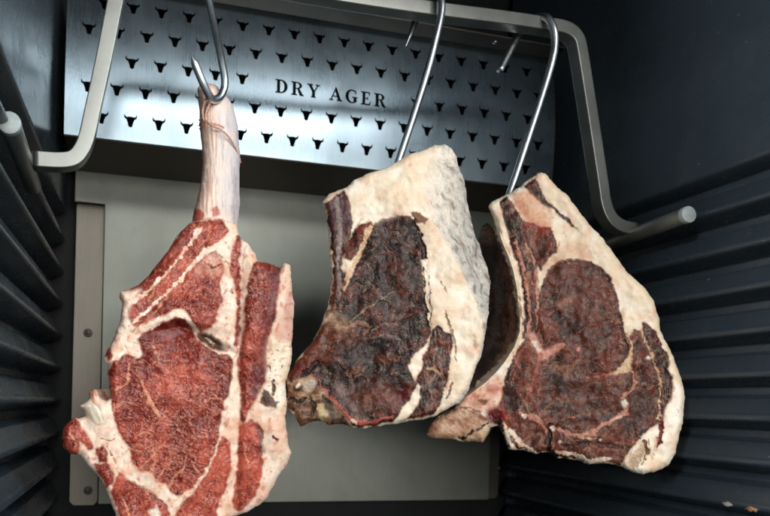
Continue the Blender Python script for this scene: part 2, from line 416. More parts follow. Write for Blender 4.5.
def rod(pn, pf, rad, wp, wside):
    pn = Vector(pn); pf = Vector(pf); d = (pf - pn).normalized()
    bm = bmesh.new()
    tube(bm, [pn + d * 0.001, pn + d * 0.0018, pf - d * 0.0012, pf], [rad * .96, rad, rad, rad * .85], 32)
    r_ = from_bm('end_rod', bm, M_bar, frame, smooth=True); r_.data.set_sharp_from_angle(angle=math.radians(40))
    bm = bmesh.new()
    tube(bm, [pn - d * 0.0012, pn - d * 0.0006, pn + d * 0.0006, pn + d * 0.003], [rad * .90, rad * 1.03, rad * 1.05, rad * 1.05], 32)
    c_ = from_bm('rod_cap', bm, M_cap, frame, smooth=True); c_.data.set_sharp_from_angle(angle=math.radians(40))
    c_.parent = r_; c_.matrix_parent_inverse = Matrix.Identity(4)
    bm = bmesh.new()
    bmesh.ops.create_icosphere(bm, subdivisions=3, radius=0.0042)
    for v in bm.verts:
        k = 1 + 0.12 * math.sin(v.co.x * 2500) * math.sin(v.co.z * 2100)
        v.co = Vector((v.co.x * 0.55 * k + wp[0], v.co.y * k + wp[1], v.co.z * 1.2 * k + wp[2]))
    wb = from_bm('weld_bead', bm, M_hook, frame, smooth=True); wb.parent = r_; wb.matrix_parent_inverse = Matrix.Identity(4)
rod(at(9.5, 123, -0.262), at(33, 187, -0.150), 0.0064, onframe(31.5, 158.5, 0.006), -1)
rod(at(688.5, 214.5, -0.2365), at(604, 246, -0.148), 0.0066, onframe(635.5, 230, 0.006), 1)

# ------------------------------------------------------------------ hooks
def hook(pts, rad, label, tip0=None, tip1=None):
    """pts: list of (u, v, Y)"""
    P = catmull([at(u, v, Y) for u, v, Y in pts], 8)
    n = len(P); R = np.full(n, rad)
    if tip0:
        k = tip0; R[:k] = rad * np.linspace(0.12, 1, k)
    if tip1:
        k = tip1; R[-k:] = rad * np.linspace(1, 0.12, k)
    e = empty('meat_hook', tuple(P[n // 2]), label, 'meat hook', 'steel hooks on the hanging frame')
    bm = bmesh.new(); tube(bm, P, list(R), 18)
    from_bm('hook_wire', bm, M_hook, e, smooth=True)
    return e
def fY(u, v): return float(onframe(u, v)[1])
b2 = fY(437, 15); b3 = fY(550, 28); b1 = fY(205, -25)
hook([(405.5, 47, b2 + .020), (411, 33, b2 + .021), (418, 14, b2 + .022), (425, -6, b2 + .018), (431, -14, b2 + .006), (438, -11, b2 - .004), (441.5, 2, b2 - .007), (441, 15, b2 - .0075), (436, 38, b2 - .007), (428, 70, b2 - .004), (414, 115, b2 + .004), (398, 163, b2 + .010), (392, 185, b2 + .016)], 0.0030,
     'steel hook running down behind the pale fat of the middle cut', tip0=14)
hook([(500, 71, b3 + .018), (508, 55, b3 + .019), (518, 36, b3 + .020), (528, 22, b3 + .017), (537, 18, b3 + .006), (546, 17.5, b3 - .003), (553, 27, b3 - .0075), (555, 42, b3 - .0080), (552, 62, b3 - .007), (542, 96, b3 - .002), (526, 145, b3 + .006), (512, 187, b3 + .012), (506, 203, b3 + .016)], 0.0030,
     'steel hook curving over the right end of the crossbar and holding the right-hand steak')
hook([(191.5, 55, -.2390), (195, 64, -.2375), (202, 81, -.2345), (208.5, 94.5, -.2300), (213, 99.5, -.2265), (219.5, 97.5, -.2235), (224, 89, -.2225), (224.6, 78, -.2225), (221, 58, -.2200), (214, 24, -.2110), (209, 0, b1 - .009), (204, -22, b1 - .008), (200, -38, b1 - .001), (194, -38, b1 + .012), (189, -22, b1 + .019), (187, -6, b1 + .020)], 0.0027,
     'steel hook with its bare point up, catching the top of the long rib bone', tip0=9)

# ------------------------------------------------------------------ noise toolbox
def _hash(ix, iy, seed):
    n = (ix.astype(np.int64) * 374761393 + iy.astype(np.int64) * 668265263 + seed * 1442695041) & 0x7fffffff
    n = ((n ^ (n >> 13)) * 1274126177) & 0x7fffffff
    n = ((n ^ (n >> 16)) * 668265263) & 0x7fffffff
    return ((n ^ (n >> 15)) & 0xffffff) / float(0xffffff)
def pn(x, y, seed=0):
    ix = np.floor(x); iy = np.floor(y); fx = x - ix; fy_ = y - iy
    ux = fx * fx * fx * (fx * (fx * 6 - 15) + 10); uy = fy_ * fy_ * fy_ * (fy_ * (fy_ * 6 - 15) + 10)
    def g(a, b, dx, dy):
        h = _hash(a, b, seed) * 2 * np.pi; return np.cos(h) * dx + np.sin(h) * dy
    n00 = g(ix, iy, fx, fy_); n10 = g(ix + 1, iy, fx - 1, fy_)
    n01 = g(ix, iy + 1, fx, fy_ - 1); n11 = g(ix + 1, iy + 1, fx - 1, fy_ - 1)
    return (n00 * (1 - ux) + n10 * ux) * (1 - uy) + (n01 * (1 - ux) + n11 * ux) * uy
def fbm(x, y, sc, seed=0, o=4, g=0.55):
    s = 0; a = 1; t = 0; x = x / sc; y = y / sc
    for k in range(o):
        s = s + a * pn(x, y, seed + k * 17); t += a * a; a *= g; x = x * 2.03 + 5.1; y = y * 2.03 + 3.7
    return s / math.sqrt(t) * 2.0      # roughly -1..1
def ridge(x, y, sc, seed=0, o=3):
    s = 0; a = 1; t = 0; x = x / sc; y = y / sc
    for k in range(o):
        s = s + a * (1 - np.abs(pn(x, y, seed + k * 31)) * 3.0); t += a; a *= 0.5; x = x * 2.1; y = y * 2.1
    return np.clip(s / t, -1, 1)
def worley(x, y, sc, seed=0):
    x = x / sc; y = y / sc; ix = np.floor(x); iy = np.floor(y)
    f1 = np.full(x.shape, 9.0); f2 = np.full(x.shape, 9.0)
    for dx in (-1, 0, 1):
        for dy in (-1, 0, 1):
            a = ix + dx; b = iy + dy
            px = a + _hash(a, b, seed); py = b + _hash(a, b, seed + 7)
            d = np.hypot(px - x, py - y)
            f2 = np.where(d < f1, f1, np.minimum(f2, d)); f1 = np.minimum(f1, d)
    return f1, f2
def sst(a, b, x):
    t = np.clip((x - a) / (b - a), 0, 1); return t * t * (3 - 2 * t)
def mix(a, b, t):
    t = np.asarray(t)
    return a * (1 - t[..., None]) + b * t[..., None]
def blur(a, s):
    r = max(1, int(3 * s)); k = np.exp(-0.5 * (np.arange(-r, r + 1) / s) ** 2); k /= k.sum()
    for ax in (0, 1):
        p = np.pad(a, [(r, r) if i == ax else (0, 0) for i in range(2)], mode='edge')
        out = np.zeros_like(a)
        for i, kk in enumerate(k):
            sl = [slice(None)] * 2; sl[ax] = slice(i, i + a.shape[ax]); out += kk * p[tuple(sl)]
        a = out
    return a
def inpoly(U, V, poly):
    P = np.array(poly, float); inside = np.zeros(U.shape, bool)
    x0, y0 = P[-1]
    for x1, y1 in P:
        c = (y1 > V) != (y0 > V)
        with np.errstate(divide='ignore', invalid='ignore'):
            xi = (x0 - x1) * (V - y1) / (y0 - y1 + 1e-12) + x1
        inside ^= c & (U < xi); x0, y0 = x1, y1
    return inside
def dline(U, V, pts, closed=False, widths=None):
    P = np.array(pts, float)
    if closed: P = np.vstack([P, P[:1]])
    best = np.full(U.shape, 1e9); wv = np.zeros(U.shape)
    for i in range(len(P) - 1):
        a, b = P[i, :2], P[i + 1, :2]; d = b - a; L = (d * d).sum() + 1e-9
        t = np.clip(((U - a[0]) * d[0] + (V - a[1]) * d[1]) / L, 0, 1)
        ds = np.hypot(U - a[0] - t * d[0], V - a[1] - t * d[1])
        if widths is not None:
            wh = widths[i] * (1 - t) + widths[i + 1] * t
            m = ds - wh / 2 < best; best = np.where(m, ds - wh / 2, best)
        else: best = np.minimum(best, ds)
    return best

# ------------------------------------------------------------------ meat textures: each returns (rgb linear, height mm, roughness)
def fresh(U, V, s, ang=0.6, marb=0.5, tone=0.0, cell=6.5, streak=0.0):
    wx = fbm(U, V, 9, s + 3, 3) * 3; wy = fbm(U, V, 9, s + 5, 3) * 3
    a = U * math.cos(ang) + V * math.sin(ang) + wx; b = -U * math.sin(ang) + V * math.cos(ang) + wy
    big = fbm(U, V, 40, s, 3); mid = fbm(a, b * 1.6, 9, s + 9, 4); fine = fbm(U, V, 1.4, s + 11, 2); gr = fbm(U, V, 3.2, s + 10, 3)
    fib = fbm(a * 0.22, b * 1.6, 3.0, s + 13, 3)
    c = mix(lin((104, 27, 20)), lin((192, 90, 72)), sst(-1.0, 1.1, big * .75 + mid * .5 + gr * .3 + tone))
    c = mix(c, lin((88, 20, 16)), sst(.15, .9, fib - mid * .3) * .5)
    c = mix(c, lin((206, 112, 88)), sst(.2, .95, -fib + gr * .2) * (.25 + .6 * streak))
    f1, f2 = worley(a, b * 1.35, cell, s + 21)
    net = 1 - sst(0.02, 0.22, f2 - f1 + fbm(U, V, 4, s + 23, 2) * .12)
    pat = sst(-.25, .75, fbm(U, V, 30, s + 25, 3) + marb)
    dens = sst(.0, .6, fbm(U, V, 24, s + 31, 3) + marb * .8 - .35)
    f1b, f2b = worley(a * .8 + 9, b * 1.2, 2.7, s + 27)
    net2 = (1 - sst(0.0, 0.30, f2b - f1b)) * dens * sst(-.3, .5, gr)
    rd = sst(.72, .95, ridge(a * .5, b, 9, s + 33, 2))
    m = np.clip(net * pat * .50 * sst(-.4, .5, gr) + net2 * .62 + rd * .35, 0, 1)
    c = mix(c, lin((228, 158, 132)), m * .66)
    c = mix(c, lin((240, 205, 184)), sst(1.1, 1.6, fine + dens * .4) * .6)  # pale specks: wet sparkle put into the colour
    c = c * (1 + .13 * fine)[..., None]
    h = mid * .30 - net * .20 + net2 * .08 + fine * .11 + fib * .32 + gr * .18 + big * 1.0
    return c, h, np.clip(.30 - .10 * gr + m * .08, .16, .6)
def fat(U, V, s, pink=0.35, warm=0.0, crease=0.0):
    big = fbm(U, V, 24, s, 4); mid = fbm(U, V, 7, s + 3, 4); fine = fbm(U, V, 1.7, s + 5, 2)
    fold = fbm(U * .9 + V * .3, (V - U * .3) * .35, 5, s + 6, 3)
    c = mix(lin((247, 226, 207)), lin((231, 188, 162)), sst(-.9, 1.2, big + pink * 1.2 - .5 + fold * .5))
    c = mix(c, lin((224, 198, 150)), np.clip(warm + .25 * fbm(U, V, 18, s + 7, 3), 0, 1) * .8)
    c = mix(c, lin((196, 98, 76)), sst(.45, 1.2, mid + pink * .5 + fold * .3) * .6)
    c = c * (1 + .035 * fine + .05 * mid)[..., None]
    cr = sst(.86, .97, ridge(U * .8, V * .5, 12, s + 9, 2)) * crease
    c = mix(c, lin((170, 120, 92)), cr * .4)
    return c, mid * .16 + big * .45 + fold * .12 + fine * .04 - cr * .3, np.clip(.36 + .10 * mid, .22, .7)
def aged(U, V, s, ang=0.9, red=0.3, strand=0.5, curve=8.0, tone=0.0, smear=0.3):
    wx = fbm(U, V, 34, s + 3, 3) * curve + fbm(U, V, 9, s + 5, 2) * 2.2; wy = fbm(U, V, 30, s + 7, 3) * curve
    a = U * math.cos(ang) + V * math.sin(ang) + wx; b = -U * math.sin(ang) + V * math.cos(ang) + wy
    big = fbm(U, V, 26, s, 4); mid = fbm(a * .7, b * 1.2, 8, s + 9, 4); fine = fbm(U, V, 1.35, s + 11, 2); gr = fbm(U, V, 3.0, s + 12, 3)
    fib = fbm(a * .22, b, 2.3, s + 13, 3); fold = ridge(a * .4, b, 13, s + 14, 3)
    c = mix(lin((22, 13, 10)), lin((116, 60, 44)), sst(-1.0, 1.35, mid * .6 + big * .85 + fib * .45 + gr * .4 + tone))
    c = mix(c, lin((116, 46, 28)), sst(.2, 1.1, fbm(U, V, 13, s + 15, 4) + fib * .3 + red - .35) * .55)
    c = mix(c, lin((158, 108, 84)), sst(.25, 1.2, fbm(a * .35, b, 9, s + 16, 4) + smear + gr * .25 - .3) * .65)
    pat = sst(-.3, .7, fbm(U, V, 12, s + 19, 3) + strand - .3)
    st = sst(.66, .95, ridge(a * .22, b * 1.1, 3.6, s + 17, 2)) * pat
    c = mix(c, lin((178, 136, 116)), st * .5)
    spk = sst(.9, 1.5, fine + .5 * fbm(U, V, 8, s + 23, 2))
    c = mix(c, lin((206, 172, 152)), spk * .65)
    c = c * (1 + .34 * fine)[..., None]
    return c, mid * .14 + st * .10 + fine * .13 + big * .7 + fib * .14 + gr * .12 + fold * .08, np.clip(.42 + .22 * fbm(U, V, 6, s + 25, 3), .22, .8)
def agedfat(U, V, s, warm=.5, dirty=0.25):
    big = fbm(U, V, 30, s, 4); mid = fbm(U, V, 7, s + 3, 3); fine = fbm(U, V, 1.8, s + 5, 2)
    c = mix(lin((247, 236, 218)), lin((234, 214, 186)), sst(-.8, .9, big + warm - .5))
    c = mix(c, lin((222, 164, 132)), sst(.0, 1.2, fbm(U, V, 17, s + 11, 4)) * .45)
    c = mix(c, lin((176, 118, 80)), sst(.55, 1.3, mid * .8 + big * .4 + dirty) * .45)
    c = mix(c, lin((96, 64, 46)), sst(1.05, 1.5, fbm(U, V, 4, s + 13, 3) + dirty) * .7)
    c = c * (1 + .05 * fine)[..., None]
    return c, mid * .13 + big * .40 + fine * .04, np.clip(.42 + .10 * mid, .26, .8)
def crust(U, V, s):
    a = U * .90 - V * .42 + fbm(U, V, 18, s + 2, 2) * 3; b = U * .42 + V * .90
    big = fbm(U, V, 22, s, 4); st = fbm(a, b * .22, 3.2, s + 3, 4); mot = fbm(a, b * .5, 7, s + 5, 4); fine = fbm(U, V, 1.6, s + 7, 2)
    t = sst(425, 482, U + (V - 200) * .10)
    base = mix(lin((240, 230, 216)), lin((184, 182, 176)), np.clip(t + .45 * mot, 0, 1))
    c = mix(base, lin((92, 90, 86)), sst(.0, .9, st * .9 + mot * .5) * (.10 + .70 * t))
    c = mix(c, lin((156, 116, 84)), sst(.35, 1.1, mot * .8 + fbm(U, V, 14, s + 9, 3) * .7) * .6)
    c = mix(c, lin((250, 246, 238)), sst(.3, 1.0, -st + fine * .3) * .35)
    c = mix(c, lin((40, 36, 36)), sst(1.05, 1.5, fbm(a, b * .6, 4.5, s + 11, 2)) * .75)
    c = c * (1 + .12 * fine)[..., None]
    return c, st * .7 + mot * .8 + fine * .3 + big * .6, np.clip(.6 + .1 * st, .4, .9)
def tan(U, V, s, k=0.0, ang=0.0):
    a = U * math.cos(ang) + V * math.sin(ang); b = -U * math.sin(ang) + V * math.cos(ang)
    mid = fbm(a * .5, b, 6, s, 4); big = fbm(U, V, 14, s + 2, 3); fine = fbm(U, V, 1.7, s + 4, 2)
    c = mix(lin((196, 166, 134)), lin((118, 80, 56)), sst(-.5, .8, mid * .6 + big * .5 + k))
    c = mix(c, lin((50, 28, 22)), sst(.6, 1.1, fbm(U, V, 7, s + 6, 3) + k) * .85)
    c = mix(c, lin((224, 206, 182)), sst(.5, 1.0, -big + .2 * fine - k) * .7)
    c = c * (1 + .12 * fine)[..., None]
    return c, mid * .7 + big * .5 + fine * .2, np.clip(.45 + .1 * mid, .25, .8)
def flat(rgb, h=0.0, r=.45):
    def f(U, V, s):
        n = fbm(U, V, 3, s, 3); q = np.broadcast_to(lin(rgb), U.shape + (3,)) * (1 + .22 * n)[..., None]
        return q, h + n * .2, np.full(U.shape, r)
    return f
TX = {
    'eye3': lambda U, V, s: aged(U, V, s, -.35, .60, .3, 10, .34, .05),
    'fresh': lambda U, V, s: fresh(U, V, s), 'fresh_h': lambda U, V, s: fresh(U, V, s, 1.35, .45, -.35, 4.2),
    'fresh_up': lambda U, V, s: fresh(U, V, s, -0.85, .0, -.05, 9, .8), 'fresh_dk': lambda U, V, s: fresh(U, V, s, -0.85, -.1, -.45, 8, .5),
    'fresh_eye': lambda U, V, s: fresh(U, V, s, .5, .05 + 1.05 * np.exp(-((U - 176) ** 2 / 2600 + (V - 428) ** 2 / 3000)), -.75 + .70 * sst(320, 430, V) - .25 * sst(185, 235, U), 6.5, .15), 'fresh_lo': lambda U, V, s: fresh(U, V, s, -1.0, .1, .35, 6, .6),  # eye tone ramp puts the shade of the hollow top into the colour
    'fat': lambda U, V, s: fat(U, V, s), 'fat_w': lambda U, V, s: fat(U, V, s, .0, 0, .3), 'fat_p': lambda U, V, s: fat(U, V, s, .75, 0, .2),
    'peach': flat((222, 160, 128), .2), 'purple': flat((74, 48, 58), 0, .4), 'dark': flat((36, 18, 16), -1.6, .4), 'dkred': flat((98, 18, 16), -.2, .3),
    'hollow': flat((84, 56, 42), -2.0, .4), 'tanfat': lambda U, V, s: agedfat(U, V, s, .7, .5),  # hollow: dark recess tone, shade of crevices put into the colour
    'aged': lambda U, V, s: aged(U, V, s, .9, .20, .60, 10, -.58, -.02), 'aged3': lambda U, V, s: aged(U, V, s, -.35, .62, .6, 12, .18, .36), 'agedred': lambda U, V, s: aged(U, V, s, -.9, 1.0, .4, 4),
    'agedv': lambda U, V, s: aged(U, V, s, 1.45, .2, .8, 3, -.35), 'afat': lambda U, V, s: agedfat(U, V, s, .5, -.15), 'afat_c': lambda U, V, s: agedfat(U, V, s, .75, -.35),
    'afat_w': lambda U, V, s: agedfat(U, V, s, .1, -.1), 'crust': crust, 'tan': lambda U, V, s: tan(U, V, s), 'tanb': lambda U, V, s: tan(U, V, s, -.25, .4),
    'tand': lambda U, V, s: tan(U, V, s, .35), 'white': flat((232, 222, 206), .4, .4), 'salmon': flat((206, 148, 112), .1, .4), 'pinkw': flat((206, 150, 130), .3, .4),
    'pink': flat((176, 92, 80), .3, .35), 'side': lambda U, V, s: aged(U, V, s, 1.35, .75, 1.4, 3, .10, .45), 'ltgrey': flat((150, 138, 134), .2, .4), 'red': flat((168, 52, 36), .1, .3),
    'brown': flat((120, 78, 52), -.4, .5), 'yellowfat': flat((206, 190, 142), .2, .45), 'creamline': flat((214, 184, 148), .3, .45),
}
def meat_material():
    m, nt, b = mat_new('meat_surface')
    at_ = nt.nodes.new('ShaderNodeAttribute'); at_.attribute_name = 'tint'
    nt.links.new(at_.outputs['Color'], b.inputs['Base Color'])
    ar = nt.nodes.new('ShaderNodeAttribute'); ar.attribute_name = 'rough'
    nt.links.new(ar.outputs['Fac'], b.inputs['Roughness'])
    b.inputs['Subsurface Weight'].default_value = 0.12; b.inputs['Subsurface Radius'].default_value = (1.0, 0.35, 0.2)
    b.inputs['Subsurface Scale'].default_value = 0.0015
    b.inputs['Specular IOR Level'].default_value = 0.27
    v = coords(nt); n1 = noise(nt, v, 2200, 3, 0.6); bump(nt, b, n1, 0.22, 0.0003)
    return m
M_meat = meat_material()

def build_meat(root, outline, zones, parts, seed, depth, edge_w=7, edge_d=.006, thick=.03, shrink=.90, base='fat', base_part='fat', step=0.5, warp=1.0, hscale=1.0, edge_noise=.9, back='fat', crumple=0.0):
    """outline & zones in photo pixels; depth(U, V, inside) -> Y of the surface.  One watertight body, split by tissue into parts."""
    OL = np.array(outline, float)
    u0, v0 = OL.min(0) - 4; u1, v1 = OL.max(0) + 4
    us = np.arange(u0, u1, step); vs = np.arange(v0, v1, step)
    U, V = np.meshgrid(us, vs)
    WU = U + fbm(U, V, 9, seed + 100, 3) * 1.25 * warp + fbm(U, V, 2.6, seed + 102, 2) * .55 * warp
    WV = V + fbm(U, V, 9, seed + 101, 3) * 1.25 * warp + fbm(U, V, 2.6, seed + 103, 2) * .55 * warp
    BR = fbm(U, V, 6, seed + 104, 3); leanm = np.zeros(U.shape)
    EU = U + fbm(U, V, 13, seed + 110, 4) * edge_noise; EV = V + fbm(U, V, 13, seed + 111, 4) * edge_noise
    ins = inpoly(EU, EV, OL)
    dist = dline(EU, EV, OL, closed=True)
    c, h, ro = TX[base](U, V, seed)
    pid = np.full(U.shape, parts.index(base_part))
    for zi, z in enumerate(zones):
        kind, geo, tex = z[0], z[1], z[2]; part = z[3] if len(z) > 3 else None
        opt = z[4] if len(z) > 4 else {}
        G = np.array(geo, float); mrg = 12
        i0 = max(0, int((G[:, 1].min() - mrg - v0) / step)); i1 = min(len(vs), int((G[:, 1].max() + mrg - v0) / step) + 1)
        j0 = max(0, int((G[:, 0].min() - mrg - u0) / step)); j1 = min(len(us), int((G[:, 0].max() + mrg - u0) / step) + 1)
        sl = (slice(i0, i1), slice(j0, j1))
        wu, wv = WU[sl], WV[sl]
        soft = opt.get('soft', .85 if tex.startswith('fresh') else .6)
        if kind == 'P':
            a = blur(inpoly(wu, wv, G).astype(float), soft / step)
        elif kind == 'S':
            wd = opt.get('w', [3] * len(G))
            if np.isscalar(wd): wd = [wd] * len(G)
            mw = float(np.mean(wd)); d = dline(wu, wv, G, widths=wd) - BR[sl] * min(1.2, .32 * mw); a = 1 - sst(-soft, soft, d)
            if mw < 2.6: a = a * (.35 + .65 * sst(-.75, .05, BR[sl]))
        else:  # ellipse blob: geo = [(cx, cy), (rx, ry)]
            (cx, cy), (rx, ry) = geo
            i0 = max(0, int((cy - ry * 2 - 4 - v0) / step)); i1 = min(len(vs), int((cy + ry * 2 + 4 - v0) / step) + 1)
            j0 = max(0, int((cx - rx * 2 - 4 - u0) / step)); j1 = min(len(us), int((cx + rx * 2 + 4 - u0) / step) + 1)
            sl = (slice(i0, i1), slice(j0, j1)); wu, wv = WU[sl], WV[sl]
            d = np.hypot((wu - cx) / rx, (wv - cy) / ry); a = 1 - sst(1 - soft / min(rx, ry), 1 + soft / min(rx, ry), d)
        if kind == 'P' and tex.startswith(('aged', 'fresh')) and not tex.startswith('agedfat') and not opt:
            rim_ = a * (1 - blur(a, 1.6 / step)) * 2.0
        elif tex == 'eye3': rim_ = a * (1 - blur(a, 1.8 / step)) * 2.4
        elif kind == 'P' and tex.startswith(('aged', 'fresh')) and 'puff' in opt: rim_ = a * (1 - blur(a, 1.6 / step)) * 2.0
        else: rim_ = None
        a = a * opt.get('a', 1.0)
        islean = tex.startswith(('aged', 'fresh')) or tex in ('dark', 'purple', 'side')
        leanm[sl] = np.maximum(leanm[sl], a) if islean else leanm[sl] * (1 - a)
        tc, th, tr = TX[tex](U[sl], V[sl], seed + 7 * zi + 1)
        c[sl] = mix(c[sl], tc, a); ro[sl] = ro[sl] * (1 - a) + tr * a
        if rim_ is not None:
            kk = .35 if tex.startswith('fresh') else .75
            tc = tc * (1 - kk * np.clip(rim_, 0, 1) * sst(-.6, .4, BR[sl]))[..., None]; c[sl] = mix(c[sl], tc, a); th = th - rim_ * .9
        puff = 0
        if kind == 'P' and opt.get('puff', 0): puff = opt['puff'] * blur(inpoly(wu, wv, G).astype(float), 4 / step)
        h[sl] = h[sl] * (1 - a) + (th + puff) * a
        if part: pid[sl] = np.where(a > .5, parts.index(part), pid[sl])
    # juices staining the fat next to the lean
    halo = np.clip(blur(leanm, 2.2 / step) * 1.6, 0, 1) * (1 - leanm) * sst(-.7, .6, fbm(U, V, 5, seed + 105, 3))
    c = c * (1 - halo[..., None] * np.array([.22, .52, .60]))
    # 3D
    dd = np.clip(1 - dist / edge_w, 0, 1); drop = edge_d * (1 - np.sqrt(np.clip(1 - dd ** 2, 0, 1)))
    Y = depth(U, V) + drop - h * .00055 * hscale + fbm(U, V, 30, seed + 300, 3) * crumple * 1.6
    inv = ins.copy()
    # drop thin slivers: keep quads whose four corners are inside
    q = inv[:-1, :-1] & inv[1:, :-1] & inv[:-1, 1:] & inv[1:, 1:]
    lab = np.zeros_like(q); ci, cj = np.argwhere(q)[len(np.argwhere(q)) // 2]
    # keep only the biggest connected piece (flood by dilation in blocks)
    cur = np.zeros_like(q); cur[ci, cj] = True
    while True:
        n = cur.copy()
        for _ in range(12):
            n[1:] |= n[:-1]; n[:-1] |= n[1:]; n[:, 1:] |= n[:, :-1]; n[:, :-1] |= n[:, 1:]; n &= q
        if n.sum() == cur.sum(): break
        cur = n
    q = cur
    used = np.zeros(U.shape, bool)
    used[:-1, :-1] |= q; used[1:, :-1] |= q; used[:-1, 1:] |= q; used[1:, 1:] |= q
    vid = -np.ones(U.shape, int); vid[used] = np.arange(used.sum())
    # smooth the silhouette: relax boundary vertices in image space
    UU = U.copy(); VV = V.copy()
    full = np.zeros(U.shape, bool); full[1:-1, 1:-1] = q[:-1, :-1] & q[1:, :-1] & q[:-1, 1:] & q[1:, 1:]
    bnd = used & ~full
    for _ in range(4):
        su = np.zeros_like(U); sv = np.zeros_like(V); cnt = np.zeros_like(U)
        for dy, dx in ((0, 1), (1, 0), (0, -1), (-1, 0)):
            m = np.roll(bnd, (dy, dx), (0, 1)); su += np.roll(UU, (dy, dx), (0, 1)) * m; sv += np.roll(VV, (dy, dx), (0, 1)) * m; cnt += m
        ok = bnd & (cnt >= 2)
        UU = np.where(ok, .4 * UU + .6 * su / np.maximum(cnt, 1), UU); VV = np.where(ok, .4 * VV + .6 * sv / np.maximum(cnt, 1), VV)
    pts = at(UU[used], VV[used], Y[used])
    col = c[used]; rr = ro[used]
    i, j = np.nonzero(q)
    F = np.stack([vid[i, j], vid[i + 1, j], vid[i + 1, j + 1], vid[i, j + 1]], 1)
    fp = pid[i, j]
    # boundary loop(s) -> skirt
    nxt = {}
    E = np.concatenate([F[:, [0, 1]], F[:, [1, 2]], F[:, [2, 3]], F[:, [3, 0]]])
    key = E[:, 0] * 10_000_000 + E[:, 1]; rkey = E[:, 1] * 10_000_000 + E[:, 0]
    be = E[~np.isin(key, rkey)]
    bu = UU[used]; bv_ = VV[used]; bY = Y[used]
    for a, b in be: nxt.setdefault(int(a), []).append(int(b))
    loops = []; left = {(int(a), int(b)) for a, b in be}
    while left:
        a, b = next(iter(left)); left.discard((a, b)); lp = [a]
        while b != lp[0]:
            lp.append(b); cand = [x for x in nxt[b] if (b, x) in left]
            if not cand: break
            left.discard((b, cand[0])); b = cand[0]
        loops.append(lp)
    loops.sort(key=len); lp = loops[-1]
    n0 = len(pts); L = len(lp); lu = bu[lp]; lv = bv_[lp]; lY = bY[lp]; lc = col[lp]
    cu_, cv_ = lu.mean(), lv.mean()
    newp = []; newc = []; newr = []; Fs = []; prev = np.array(lp)
    Yb = lY.mean() + thick
    KS = 9
    for k in range(1, KS + 1):
        t = k / KS; sh = 1 - (1 - shrink) * (t ** 1.5)
        uu = cu_ + (lu - cu_) * sh; vv = cv_ + (lv - cv_) * sh
        yy = lY + (np.maximum(Yb, lY + .004) - lY) * (1 - (1 - t) ** 1.3)
        wob = fbm(lu * 1.0 + k * 3, lv * 1.0, 8, seed + 500, 2) * .0008 * math.sin(math.pi * t)
        newp.append(at(uu, vv, yy + wob))
        tc, _, tr = TX[back](lu + k * 4, lv + k * 3, seed + 501)
        wgt = min(1, t * 2.0)
        newc.append(lc * (1 - wgt) + tc * wgt); newr.append(tr)
        cur_ = np.arange(n0 + (k - 1) * L, n0 + k * L)
        Fs.append(np.stack([prev, cur_, np.roll(cur_, -1), np.roll(prev, -1)], 1)[:, ::-1]); prev = cur_
    # back cap as shrinking rings
    for k, sh in enumerate((.75, .5, .25, .04)):
        uu = cu_ + (lu - cu_) * shrink * sh; vv = cv_ + (lv - cv_) * shrink * sh
        newp.append(at(uu, vv, np.maximum(Yb, lY + .004) * sh + (Yb) * (1 - sh) + .003 * (1 - sh))); tc, _, tr = TX[back](lu * sh + 9, lv * sh + 9, seed + 502); newc.append(tc); newr.append(tr)
        b0 = n0 + (KS + k) * L; cur_ = np.arange(b0, b0 + L)
        Fs.append(np.stack([prev, cur_, np.roll(cur_, -1), np.roll(prev, -1)], 1)[:, ::-1]); prev = cur_
    P = np.vstack([pts] + newp); C = np.vstack([col] + newc); R = np.concatenate([rr] + newr)
    Fs = np.vstack(Fs)
    FA = np.vstack([F, Fs]); FP = np.concatenate([fp, np.full(len(Fs), -1)])
    # skirt faces take the part of the rim they grow from
    rim = {}
    vp = pid[used]
    FP[len(F):] = np.tile(vp[lp], KS + 4)
    # orientation + vertex normals
    fn = np.cross(P[FA[:, 2]] - P[FA[:, 0]], P[FA[:, 3]] - P[FA[:, 1]])
    nF = len(F)
    if fn[:nF, 1].sum() > 0: FA[:nF] = FA[:nF, ::-1]
    skn = np.cross(P[FA[nF:, 2]] - P[FA[nF:, 0]], P[FA[nF:, 3]] - P[FA[nF:, 1]])
    if skn[-L:, 1].sum() < 0: FA[nF:] = FA[nF:, ::-1]
    fn = np.cross(P[FA[:, 2]] - P[FA[:, 0]], P[FA[:, 3]] - P[FA[:, 1]])
    VN = np.zeros_like(P)
    for k in range(4): np.add.at(VN, FA[:, k], fn)
    VN /= np.linalg.norm(VN, axis=1, keepdims=True) + 1e-12
    for pi, pname in enumerate(parts):
        sel = FA[FP == pi]
        if not len(sel): continue
        vu, inv_ = np.unique(sel, return_inverse=True); sel = inv_.reshape(sel.shape)
        me = bpy.data.meshes.new(pname)
        me.vertices.add(len(vu)); me.vertices.foreach_set('co', P[vu].astype(np.float32).ravel())
        me.loops.add(sel.size); me.loops.foreach_set('vertex_index', sel.astype(np.int32).ravel())
        me.polygons.add(len(sel)); me.polygons.foreach_set('loop_start', np.arange(0, sel.size, 4, dtype=np.int32))
        me.update(calc_edges=True)
        ca = me.attributes.new('tint', 'FLOAT_COLOR', 'POINT')
        ca.data.foreach_set('color', np.hstack([np.clip(C[vu], .001, 1), np.ones((len(vu), 1))]).astype(np.float32).ravel())
        ra = me.attributes.new('rough', 'FLOAT', 'POINT'); ra.data.foreach_set('value', R[vu].astype(np.float32))
        o = link(pname, me, M_meat, root, smooth=True)
        me.normals_split_custom_set_from_vertices(VN[vu].astype(np.float32))
    print('meat', root.name, len(P), 'verts')

